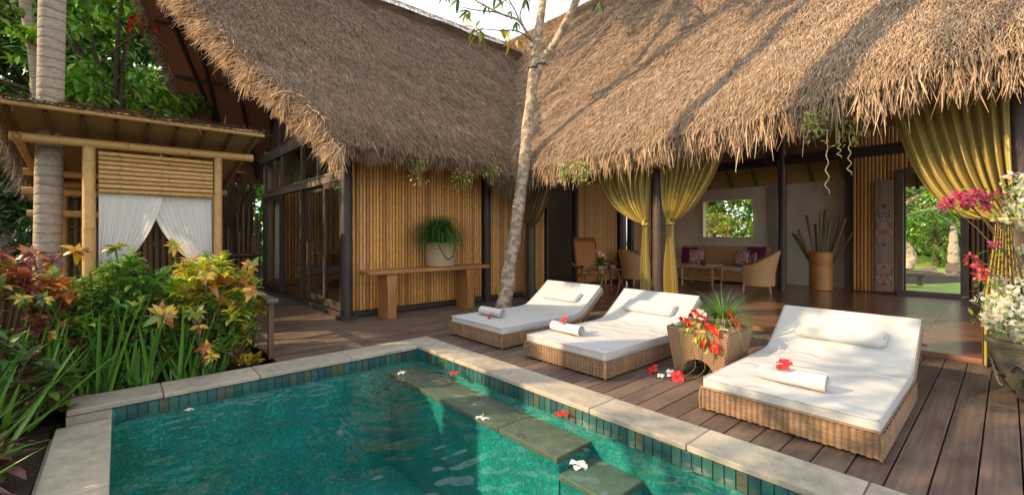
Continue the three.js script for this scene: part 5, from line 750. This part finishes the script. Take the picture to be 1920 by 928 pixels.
{ const f = thing('red_blossom', 'cluster of orange red flowers high in the tree by the gable', 'flower', PX(268, 50, 9.4).toArray()); const q = rngOf(55); for (let i = 0; i < 70; i++) leafMesh(f, LG.round, M.red, V(rr(-0.26, 0.26, q), rr(-0.1, 0.14, q), rr(-0.14, 0.14, q)), rdir(q), V(0, 1, 0.2), rr(0.1, 0.17, q), 1, 'petal'); obj('stem', tube([V(0, -0.1, 0), V(-0.3, -0.35, -0.2), V(-0.7, -0.8, -0.6)], 0.02, 6, 10), M.limb, f); }
// trees out of frame on the sunny side: their crowns dapple the loungers and roof
tree('shade_tree', 'open crowned tree beyond the left edge dappling the loungers', [-4.6, 0, -5.4], 7.2, 2.4, G2, 511, { clumps: 34, leaves: 46, low: 0.55, size: [0.18, 0.34] });
tree('shade_tree', 'low tree beyond the left edge shading the pool', [-4.2, 0, -2.2], 4.6, 2.0, G2, 513, { clumps: 24, leaves: 50, low: 0.25, size: [0.18, 0.32] });
// ── flower bed: croton shrubs ──
function shrub(label, c, rx, rz, h, cols, seed, { ros = 70, per = 14, len = [0.11, 0.19], geo = LG.oval, big = 0, bigM = [], h0 = 0.25, name = 'croton_shrub' } = {}) {
  const t = thing(name, label, 'shrub', c), q = rngOf(seed), list = [], st = [];
  for (let i = 0; i < ros; i++) {
    const a = rr(0, 6.283, q), k = Math.sqrt(q()), ht = h * (h0 + (1 - h0) * Math.sqrt(1 - k * k * 0.85)) * rr(0.72, 1.06, q) * (q() < 0.3 ? rr(0.45, 0.9, q) : 1), p = V(Math.cos(a) * rx * k, ht, Math.sin(a) * rz * k), tone = rr(0.7, 1.3, q), base = cols[Math.floor(q() * cols.length)];
    st.push(tube([V(p.x * 0.3, 0, p.z * 0.3), V(p.x * 0.7, ht * 0.5, p.z * 0.7), p], (v) => lerp(0.014, 0.006, v), 5, 6));
    for (let m = 0; m < per; m++) { const aa = m * 2.4 + rr(-0.3, 0.3, q), el = rr(-0.25, 0.95, q), y = V(Math.cos(aa) * Math.cos(el), Math.sin(el), Math.sin(aa) * Math.cos(el)), k2 = mixc(base, q); list.push({ p: p.clone().add(V(0, -rr(0, 0.14, q), 0)), y, n: V(-y.x * 0.4, 1, -y.z * 0.4), s: rr(len[0], len[1], q), c: k2.map(x => x * tone * 1.15) }); }
  }
  obj('stem', st, M.stem, t); instances('foliage', geo, M.inst, list, t);
  for (let b = 0; b < big; b++) { const a = rr(3.2, 6.6, q) + 1.2, k = rr(0.55, 1, q), p = V(Math.cos(a) * rx * k, h * rr(0.55, 1.0, q), Math.abs(Math.sin(a)) * rz * k); for (let m = 0; m < 6; m++) { const aa = m * 1.05 + rr(-0.2, 0.2, q), y = V(Math.cos(aa), rr(-0.2, 0.8, q), Math.sin(aa)); leafMesh(t, bigLeaf[m % 3], bigM[Math.floor(q() * bigM.length)], p, y, V(-y.x * 0.5, 1, -y.z * 0.5), rr(0.14, 0.24, q)); } }
  return t;
}
function rosette(label, p, n, len, mats, seed, up = 0.3, facing = V(-0.3, 0.2, 1)) { // single big-leaved heads standing out of the shrubs
  const t = thing('croton_plant', label, 'plant', [p.x, p.y, p.z]), q = rngOf(seed); obj('stem', tube([V(0, 0.0, 0), V(0.01, -0.1, -0.06), V(0.03, -0.24, -0.2)], 0.008, 6, 8), M.greenStem, t);
  const f = V(-p.x * 0.55, 0.75 * p.distanceTo(camera.position) * (0.35 + up * 0.6), -p.z).normalize(), e1 = V(f.z, 0, -f.x).normalize(), e2 = V().crossVectors(f, e1);
  for (let i = 0; i < n * 2.6; i++) { const inner = i >= n, a = rr(0, 6.283, q), y = e1.clone().multiplyScalar(Math.cos(a)).addScaledVector(e2, Math.sin(a)).addScaledVector(f, inner ? rr(0.2, 1.4, q) : rr(-0.6, 0.4, q)); leafMesh(t, bigLeaf[i % 3], mats[Math.floor(q() * mats.length)], f.clone().multiplyScalar(rr(-0.03, 0.03, q)), y, f.clone().add(V(rr(-0.3, 0.3, q), 0.25, 0)), len * rr(0.45, 0.88, q) * (inner ? 0.65 : 0.9)); } return t; }
const cR = [[[0.666, 0.216, 0.078], [0.750, 0.392, 0.117], [0.392, 0.097, 0.058]], [[0.255, 0.069, 0.069], [0.431, 0.117, 0.078]], [[0.274, 0.352, 0.058], [0.666, 0.509, 0.097]]], cG = [[[0.097, 0.293, 0.043], [0.177, 0.431, 0.058]], [[0.255, 0.489, 0.069], [0.431, 0.645, 0.097]], [[0.548, 0.666, 0.117], [0.138, 0.332, 0.058]]], cY = [[[0.587, 0.666, 0.078], [0.750, 0.705, 0.097]], [[0.196, 0.392, 0.058], [0.332, 0.548, 0.078]], [[0.750, 0.392, 0.078], [0.750, 0.705, 0.117]]], cD = [[[0.058, 0.157, 0.039], [0.117, 0.255, 0.039]], [[0.216, 0.078, 0.058], [0.138, 0.235, 0.039]]];
shrub('orange red leaved croton at the left, tallest of the flower bed', [-0.95, -0.05, -5.95], 0.72, 0.5, 1.45, cR, 601, { ros: 170, per: 14, len: [0.09, 0.16] });
shrub('rust red croton at the far left edge of the flower bed', [-1.65, -0.05, -5.2], 0.6, 0.5, 1.42, cR, 602, { ros: 120, per: 14, len: [0.09, 0.16] });
shrub('fine leaved green shrub in the middle of the flower bed before the left sheer curtain', [-0.02, -0.05, -6.2], 0.62, 0.42, 1.32, cG, 603, { ros: 200, per: 15, len: [0.09, 0.16], geo: LG.oval, name: 'green_shrub' });
shrub('yellow green croton at the right end of the flower bed by the handrail', [0.82, -0.05, -6.25], 0.5, 0.42, 1.32, cY, 604, { ros: 170, per: 14, len: [0.1, 0.17], big: 3, bigM: [M.leafYellow, M.leafOrange, M.leafLime] });
shrub('dark low croton under the red ones at the left', [-1.0, -0.1, -5.2], 0.7, 0.4, 0.95, [cD[1], cD[0]], 605, { ros: 70, per: 13, len: [0.1, 0.18] });
shrub('dark green variegated shrub between the red croton and the strap leaved clumps', [-0.1, -0.05, -5.95], 0.6, 0.2, 0.9, [...cD, cG[0], cG[1]], 606, { ros: 110, per: 13, len: [0.09, 0.16] });
shrub('wine and green low shrub behind the coping at the right of the flower bed', [0.75, -0.05, -5.95], 0.5, 0.2, 0.72, [...cD, cY[1]], 607, { ros: 60, per: 12, len: [0.09, 0.15] });
shrub('shadowed low shrub in the bottom left corner of the garden', [-1.0, -0.2, -4.4], 0.5, 0.55, 0.42, [cD[1]], 608, { ros: 50, per: 12, len: [0.1, 0.18] });
shrub('dark undergrowth behind the flower bed before the gazebo', [0.2, -0.1, -6.75], 1.2, 0.25, 1.0, cD, 609, { ros: 80, per: 12, len: [0.1, 0.18], name: 'green_shrub' });
const YL = [M.leafYellow, M.leafYellow, M.leafOrange, M.leafYellow, M.leafLime], LYm = [M.leafLime, M.leaf, M.leafYellow];
rosette('large yellow and orange leaved croton head in front of the flower bed', PX(303, 590, 4.4), 8, 0.25, YL, 701, 0.1);
rosette('yellow green croton head right of the large yellow one', PX(368, 585, 4.5), 7, 0.17, LYm, 702, 0.3); rosette('orange croton head below the yellow green one', PX(372, 612, 4.52), 5, 0.15, [M.leafOrange, M.leafWine, M.leafYellow], 703, 0);
rosette('golden croton head at the upper right of the flower bed', PX(385, 522, 4.7), 7, 0.17, YL, 704, 0.4); rosette('orange tipped croton head nearest the handrail', PX(470, 500, 5.15), 7, 0.17, [M.leafOrange, M.leafYellow, M.leafLime], 705, 0.4); rosette('yellow croton head overhanging the handrail', PX(472, 545, 5.05), 5, 0.2, [M.leafYellow, M.leafOrange], 706, 0);
rosette('upright yellow croton shoot before the right sheer curtain', PX(325, 462, 5.0), 7, 0.17, [M.leafYellow, M.leafLime], 707, 1.2); rosette('upright lime croton shoot before the left sheer curtain', PX(215, 464, 4.9), 7, 0.17, LYm, 708, 1.2);
rosette('yellow spiky croton head at the coping in the middle of the bed', PX(395, 668, 4.65), 8, 0.15, [M.leafYellow, M.leafLime, M.leafOrange], 709, 0.6); rosette('orange croton head above the spiky yellow one', PX(388, 650, 4.7), 5, 0.16, [M.leafOrange, M.leafYellow], 710, 0.8);
rosette('yellow veined croton head at the left edge of the bed', PX(38, 560, 3.75), 8, 0.16, [M.leafYellow, M.leafDeep, M.leafLime], 711, 0.4); rosette('yellow veined croton head left of the strap leaves', PX(82, 560, 3.85), 8, 0.16, [M.leafYellow, M.leafDeep, M.leafLime], 712, 0.4);
rosette('orange red croton head at the top left of the bed', PX(60, 478, 4.2), 9, 0.2, [M.leafOrange, M.leafWine, M.leafOrange], 713, 0.7); rosette('orange croton head before the left gazebo post', PX(140, 470, 4.5), 9, 0.2, [M.leafOrange, M.leafWine, M.leafYellow], 714, 0.7); rosette('rust croton head in the top left of the bed', PX(95, 490, 4.2), 8, 0.2, [M.leafWine, M.leafOrange], 715, 0.4);
{ // small variegated cushion plant on the coping
  const p = PX(462, 680, 5.15), t = thing('variegated_plant', 'compact yellow edged rosette plant on the coping near the handrail', 'plant', [p.x, -0.02, p.z]), q = rngOf(720);
  for (let i = 0; i < 44; i++) { const a = i * 2.4, el = rr(0.1, 1.3, q), y = V(Math.cos(a) * Math.cos(el), Math.sin(el), Math.sin(a) * Math.cos(el)), b = V(Math.cos(a) * 0.1 * q(), 0.03, Math.sin(a) * 0.08 * q()), n = V(-y.x, 0.7, -y.z); leafMesh(t, LG.round, M.leafYellow, b, y, n, 0.13); leafMesh(t, LG.oval, M.leaf, b.clone().addScaledVector(n, 0.003).addScaledVector(y, 0.01), y, n, 0.112, 1, 'leaf_centre'); } }
// ── strap-leaved clumps along the coping: each blade a piece ──
const bladeG = [0.12, 0.45, 0.9].map(k => grid((u, v) => { const s = (u - 0.5) * 2, w = 0.5 * Math.min(1, 0.55 + v) * Math.pow(1 - v, 0.45); return V(s * w, v * (1 - 0.25 * k * v), k * 0.55 * v * v + 0.12 * Math.abs(s) * (1 - v) * 0.3); }, 2, 9));
const clump = (label, x, z, n, L, spread, seed, w = 0.045, dark = 0) => { const t = thing('strap_leaf_clump', label, 'plant', [x, -0.06, z], 0, 'strap leaved clumps along the pool'), q = rngOf(seed);
  for (let i = 0; i < n; i++) { const m = shadow(new THREE.Mesh(bladeG[Math.floor(q() * q() * 3)], [M.blade, M.bladeB, M.bladeC, M.blade][Math.floor(q() * 4)])); m.name = 'blade'; const l = L * rr(0.6, 1.1, q); m.position.set(rr(-0.1, 0.1, q), 0, rr(-0.06, 0.06, q)); m.rotation.order = 'YXZ'; m.rotation.set(rr(0.02, spread, q), rr(0, 6.283, q), rr(-0.1, 0.1, q)); m.scale.set(w * rr(0.75, 1.2, q), l, l); t.add(m); } };
clump('strap leaved clump nearest the corner of the pool coping', -0.42, -5.72, 25, 0.95, 0.6, 801); clump('tall strap leaved clump second from the pool corner', -0.12, -5.76, 25, 1.03, 0.4, 802); clump('strap leaved clump at the middle of the coping', 0.18, -5.78, 22, 0.90, 0.45, 803); clump('strap leaved clump below the large yellow croton head', 0.48, -5.8, 22, 0.84, 0.45, 804); clump('strap leaved clump closest to the orange croton at the coping', 0.76, -5.8, 17, 0.56, 0.5, 805);
clump('strap leaved clump beside the left coping', -0.62, -5.3, 25, 0.90, 0.75, 806); clump('arching strap leaved clump at the left edge of the picture', -0.95, -4.85, 27, 0.84, 0.9, 807); clump('low arching strap leaved clump in the bottom left corner', -0.85, -4.35, 25, 0.67, 1.0, 808); clump('arching strap leaved clump before the red croton', -0.8, -5.6, 22, 0.90, 0.8, 809);
clump('broad arching strap clump before the low wine shrub', -0.72, -4.85, 26, 0.85, 1.1, 810); clump('farthest left strap clump arching out of the picture', -1.15, -5.0, 26, 0.9, 0.9, 811); clump('strap clump next to the stone kerb', -0.75, -4.05, 22, 0.6, 1.15, 812);
{ const t = thing('grass_plant', 'single long pale blade arching over the coping at the pool corner', 'plant', [-0.3, 0, -5.72]); obj('leaf', grid((u, v) => V(-0.1 - 0.5 * v + (u - 0.5) * 0.02, 0.1 + 0.55 * Math.sin(v * 2.6) * 0.45 - 0.12 * v, 0.5 * v + (u - 0.5) * 0.03 * (1 - v)), 1, 14), M.leafLime, t); obj('leaf', grid((u, v) => V(0.35 - 0.55 * v, 0.3 - 0.27 * v * v + (u - 0.5) * 0.02, 0.15 + 0.1 * v + (u - 0.5) * 0.03), 1, 12), M.leafLime, t); }
// ── bougainvillea in the urn ──
{
  const t = thing('bougainvillea', 'white flowered bougainvillea with one pink branch growing from the stone urn', 'plant', [6.15, 0.5, 0.16]), q = rngOf(820), br = [], fl = [], lv = [], pk = [];
  const ends = [[V(-0.22, 0.33, -0.2), 0.2, 70], [V(-0.08, 0.46, -0.15), 0.2, 80], [V(-0.16, 0.15, -0.05), 0.16, 50], [V(0.05, 0.85, -0.02), 0.1, 20], [V(0.02, 1.2, -0.06), 0.17, 70], [V(0.08, 1.45, -0.04), 0.16, 60], [V(0.0, 0.3, 0.05), 0.25, 60], [V(0.12, 0.65, 0.06), 0.16, 40], [V(0.0, 1.32, 0.04), 0.18, 70], [V(-0.25, 0.22, -0.22), 0.13, 40]];
  for (const [e, r, n] of ends) { br.push(tube([V(0, 0, 0), V(e.x * 0.2, e.y * 0.6, e.z * 0.2), e], (v) => lerp(0.016, 0.005, v), 6, 12)); for (let i = 0; i < n; i++) { const p = e.clone().addScaledVector(rdir(q), r * Math.pow(q(), 0.5)); for (let k = 0; k < 3; k++) fl.push({ p, y: rdir(q).add(V(-0.4, 0.3, -0.1)), n: rdir(q), s: rr(0.04, 0.062, q), c: [rr(0.74, 0.88, q), rr(0.74, 0.87, q), rr(0.6, 0.78, q)] }); } for (let i = 0; i < n * 0.8; i++) lv.push({ p: e.clone().addScaledVector(rdir(q), r * 1.25 * Math.pow(q(), 0.4)), y: rdir(q), n: V(0, 1, 0), s: rr(0.05, 0.09, q), c: mixc(G3, q) }); }
  const pe = [V(-0.02, 1.42, -0.25), V(-0.05, 1.32, -0.36), V(-0.1, 1.3, -0.45), V(-0.06, 1.38, -0.12)]; br.push(tube([V(0, 0.5, 0), V(0.02, 1.25, -0.06), V(-0.02, 1.36, -0.25), V(-0.1, 1.28, -0.5)], 0.007, 6, 20));
  const pinkAt = [[1828, 488, 4.1, 0.055, 12], [1815, 378, 4.15, 0.05, 18], [1832, 368, 4.1, 0.05, 20], [1850, 384, 4.1, 0.04, 10], [1776, 382, 4.2, 0.05, 22], [1798, 364, 4.2, 0.035, 10], [1838, 512, 4.0, 0.05, 16], [1868, 460, 4.05, 0.03, 6], [1872, 370, 4.1, 0.04, 10]];
  for (const [x, y, d, r, n] of pinkAt) { const c = PX(x, y, d).sub(V(6.15, 0.5, 0.16)); for (let i = 0; i < n; i++) { const p = c.clone().addScaledVector(rdir(q), r); for (let k = 0; k < 3; k++) pk.push({ p, y: rdir(q), n: rdir(q), s: rr(0.035, 0.05, q), c: y > 480 ? [0.7, 0.08, 0.12] : [rr(0.55, 0.8, q), rr(0.03, 0.1, q), rr(0.2, 0.34, q)] }); } for (let i = 0; i < n * 0.7; i++) lv.push({ p: c.clone().addScaledVector(rdir(q), r * 1.6).add(V(0.02, -0.03, 0.05)), y: rdir(q), n: V(0, 1, 0), s: rr(0.05, 0.1, q), c: mixc(G3, q) }); br.push(tube([c, c.clone().multiplyScalar(0.6).add(V(0.05, 0.2, 0.03)), V(0, 0.2, 0)], 0.005, 5, 8)); }
  obj('branch', br, M.stem, t); instances('white_bracts', LG.round, M.inst, fl, t); instances('pink_bracts', LG.round, M.inst, pk, t); instances('foliage', LG.oval, M.inst, lv, t);
}
// ── vines hanging from the eaves ──
[['yellow green vine tuft on the pavilion eave nearest the leaning tree', 1078, 314, 7.35, 0.24, 0.24, 190, 0], ['trailing yellow green vine with curling tendrils on the pavilion eave', 1568, 222, 5.15, 0.34, 0.26, 230, 3], ['small vine tuft hanging from the bungalow eave above the console table', 786, 308, 7.75, 0.13, 0.32, 60, 0], ['vine tuft on the bungalow eave left of the valley', 868, 328, 8.35, 0.2, 0.22, 70, 0], ['vine tuft on the bungalow eave closest to the valley', 922, 320, 8.75, 0.16, 0.18, 46, 0]].forEach(([label, x, y, d, w, h, n, tend], i) => {
  const p = PX(x, y, d), t = thing('eave_vine', label, 'vine', p.toArray()), q = rngOf(840 + i), list = [];
  for (let k = 0; k < n; k++) { const a = Math.sqrt(q()) * (q() < 0.5 ? -1 : 1); list.push({ p: V(TH_C * a * w + rr(-0.05, 0.05, q), rr(-h, h * 0.7, q) * (1 - Math.abs(a) * 0.6) - (k % 5 === 0 ? h * 0.6 : 0), TH_S * a * w + rr(-0.06, 0.06, q)), y: V(rr(-1, 0, q), rr(-1, 0.4, q), rr(-0.6, 0.8, q)), n: V(-0.7, 0.6, 0.3), s: rr(0.045, 0.085, q), c: mixc([[0.42, 0.42, 0.06], [0.3, 0.36, 0.05], [0.55, 0.5, 0.1], [0.16, 0.26, 0.04]], q) }); }
  instances('foliage', LG.oval, M.inst, list, t); for (let k = 0; k < 3; k++) obj('stem', tube([V(-w * 0.5 + k * w * 0.4, h * 0.6, -w * 0.3 + k * w * 0.3), V(-w * 0.3 + k * w * 0.3, 0, 0), V(-w * 0.2 + k * w * 0.2, -h * 1.2, 0.02)], 0.005, 5, 10), M.leafLime, t);
  for (let k = 0; k < tend; k++) { const bx0 = [-0.1, 0.16, 0.04][k], L = [0.72, 0.5, 0.3][k]; obj('tendril', tube(Array.from({ length: 22 }, (_, m) => { const s = m / 21; return V(TH_C * bx0 + 0.025 * Math.sin(s * 26) * s, -h * 0.6 - L * s, TH_S * bx0 + 0.025 * Math.cos(s * 26) * s); }), 0.006, 5, 70), M.strawT ??= std(0.5, 0.4, 0.22), t); }
});
// ── garden behind the pavilion, seen through the opening and the doorway ──
tree('garden_bush', 'bright leafy bush filling the window opening above the sofa', [30, 0, -13.4], 7.5, 3.2, G3, 901, { clumps: 60, leaves: 90, low: 0.0, size: [0.18, 0.36] });
tree('garden_tree', 'garden tree right of the bush behind the sofa window', [31, 0, -10.6], 9, 3.2, G1, 902, { clumps: 50, leaves: 90, low: 0.1, size: [0.2, 0.38] });
tree('garden_bush', 'yellow leaved bush low in the window opening above the sofa', [27.5, 0, -11.4], 3.0, 1.8, [[0.5, 0.42, 0.05], [0.2, 0.32, 0.04]], 903, { clumps: 26, leaves: 70, low: 0.0, size: [0.14, 0.26] });
tree('garden_bush', 'dark green bush behind the gnarled tree seen through the garden door', [36, 0, -4.4], 6, 3.8, G1, 904, { clumps: 60, leaves: 90, low: 0.0, size: [0.2, 0.4], spread: 0.9 });
tree('garden_tree', 'pale flowering tree at the back of the lawn seen through the garden door', [40, 0, -1.0], 10, 4.2, [[0.3, 0.34, 0.2], [0.4, 0.38, 0.3], [0.14, 0.24, 0.06]], 905, { clumps: 60, leaves: 90, low: 0.05, size: [0.22, 0.4], spread: 0.9 });
tree('garden_bush', 'light green bush left of the carved stone through the garden door', [33, 0, -2.6], 2.6, 1.6, G3, 906, { clumps: 24, leaves: 70, low: 0.0, size: [0.14, 0.28] });
{ const p = [29.5, -0.2, -3.3], t = thing('gnarled_tree', 'gnarled pale trunk leaning over the lawn seen through the garden door', 'tree', p); t.scale.setScalar(1.3); obj('trunk', tube([V(0, 0, 0), V(0.1, 0.6, 0.05), V(-0.05, 1.1, -0.3), V(0.1, 1.7, -0.75), V(0.1, 2.4, -0.8), V(0.1, 3.2, -1.1)], (v) => lerp(0.17, 0.08, v), 10, 30, 0.2), M.bark, t); obj('branch', tube([V(0, 1.7, -0.7), V(0, 2.4, -0.2), V(0, 2.8, 0.3)], (v) => lerp(0.13, 0.05, v), 8, 12, 0.2), M.bark, t);
  const q = rngOf(911), l = []; for (let i = 0; i < 900; i++) { const e = rdir(q); l.push({ p: V(e.x * 1.2, 3.5 + e.y * 0.6, -0.6 + e.z * 1.5), y: rdir(q), n: V(0, 1, 0), s: rr(0.14, 0.3, q), c: mixc([[0.3, 0.28, 0.2], [0.1, 0.2, 0.04]], q) }); } instances('crown', LG.oval, M.inst, l, t);
  const rk = (label, x, z, s, k) => { const r = thing('rock', label, 'rock', [x, -0.25, z]); const g = new THREE.IcosahedronGeometry(s, 3), pp = g.attributes.position; for (let i = 0; i < pp.count; i++) { const v = V(pp.getX(i), pp.getY(i), pp.getZ(i)), f = 1 + 0.18 * Math.sin(v.x * 5 / s + k) * Math.sin(v.y * 4 / s + k) * Math.sin(v.z * 4.4 / s); pp.setXYZ(i, v.x * f * 1.3, v.y * f * 0.7, v.z * f); } g.computeVertexNormals(); obj('stone', g, M.rock, r); };
  rk('grey rock at the foot of the gnarled tree', 29, -2.5, 0.3, 1); rk('second grey rock right of the gnarled trunk', 30, -1.8, 0.25, 3); rk('dark rock under the carved stone figure', 26.6, -1.55, 0.3, 5); }
{ const t = thing('stone_carving', 'tall carved pale stone figure on the lawn seen through the garden door', 'statue', [26.6, -0.05, -1.55]); t.scale.set(0.7, 0.95, 0.7);
  obj('figure', lathe([[0.001, 0.3], [0.2, 0.3], [0.26, 0.42], [0.27, 0.6], [0.22, 0.78], [0.26, 0.95], [0.23, 1.15], [0.19, 1.3], [0.21, 1.45], [0.17, 1.7], [0.14, 1.95], [0.08, 2.1], [0.001, 2.14]], 20).scale(0.8, 1, 1), M.carved, t); for (const [y, z] of [[0.85, -0.1], [0.85, 0.12], [1.35, 0.08], [0.6, -0.08]]) obj('carved_boss', new THREE.SphereGeometry(0.09, 10, 8).scale(0.6, 1, 1).translate(-0.16, y, z), M.carved, t); obj('plinth', bx(0.6, 0.34, 0.7, 0, 0.14, 0, 0.03), M.rock, t);
  const b = thing('garden_step', 'low pale stone slab outside the garden door', 'stone slab', [16.3, -0.12, -1.05]); obj('slab', bx(0.35, 0.12, 0.6, 0, 0, 0, 0.02), M.stone, b);
  const d = thing('lawn_bench', 'low dark stone bench outside the garden door', 'bench', [19.5, -0.12, -2.2]); obj('seat', bx(0.4, 0.1, 0.9, 0, 0.32, 0, 0.02, 'z'), M.rock, d); for (const z of [-0.3, 0.3]) obj('leg', bx(0.34, 0.3, 0.14, 0, 0.13, z, 0.01), M.rock, d);
  const f = thing('fan_palm', 'fan palm fronds arching into the garden doorway', 'plant', [25.5, -0.1, -1.0]), q = rngOf(921); f.scale.setScalar(1.4); for (let k = 0; k < 6; k++) { const e = V(rr(-0.4, 0.3, q), rr(1.5, 2.3, q), rr(-0.9, 0.1, q)); obj('stem', tube([V(0, 0, 0), V(e.x * 0.3, e.y * 0.7, e.z * 0.3), e], 0.015, 6, 10), M.greenStem, f); for (let m = 0; m < 13; m++) { const a = (m / 12 - 0.5) * 2.6; leafMesh(f, LG.fine, m % 2 ? M.leafLime : M.leaf, e, V(0.1, Math.cos(a) * 0.3 - 0.4, Math.sin(a) - 0.5), V(-1, 0.6, 0), rr(0.5, 0.7, q), 1.1); } } }
renderer.render(scene, camera);
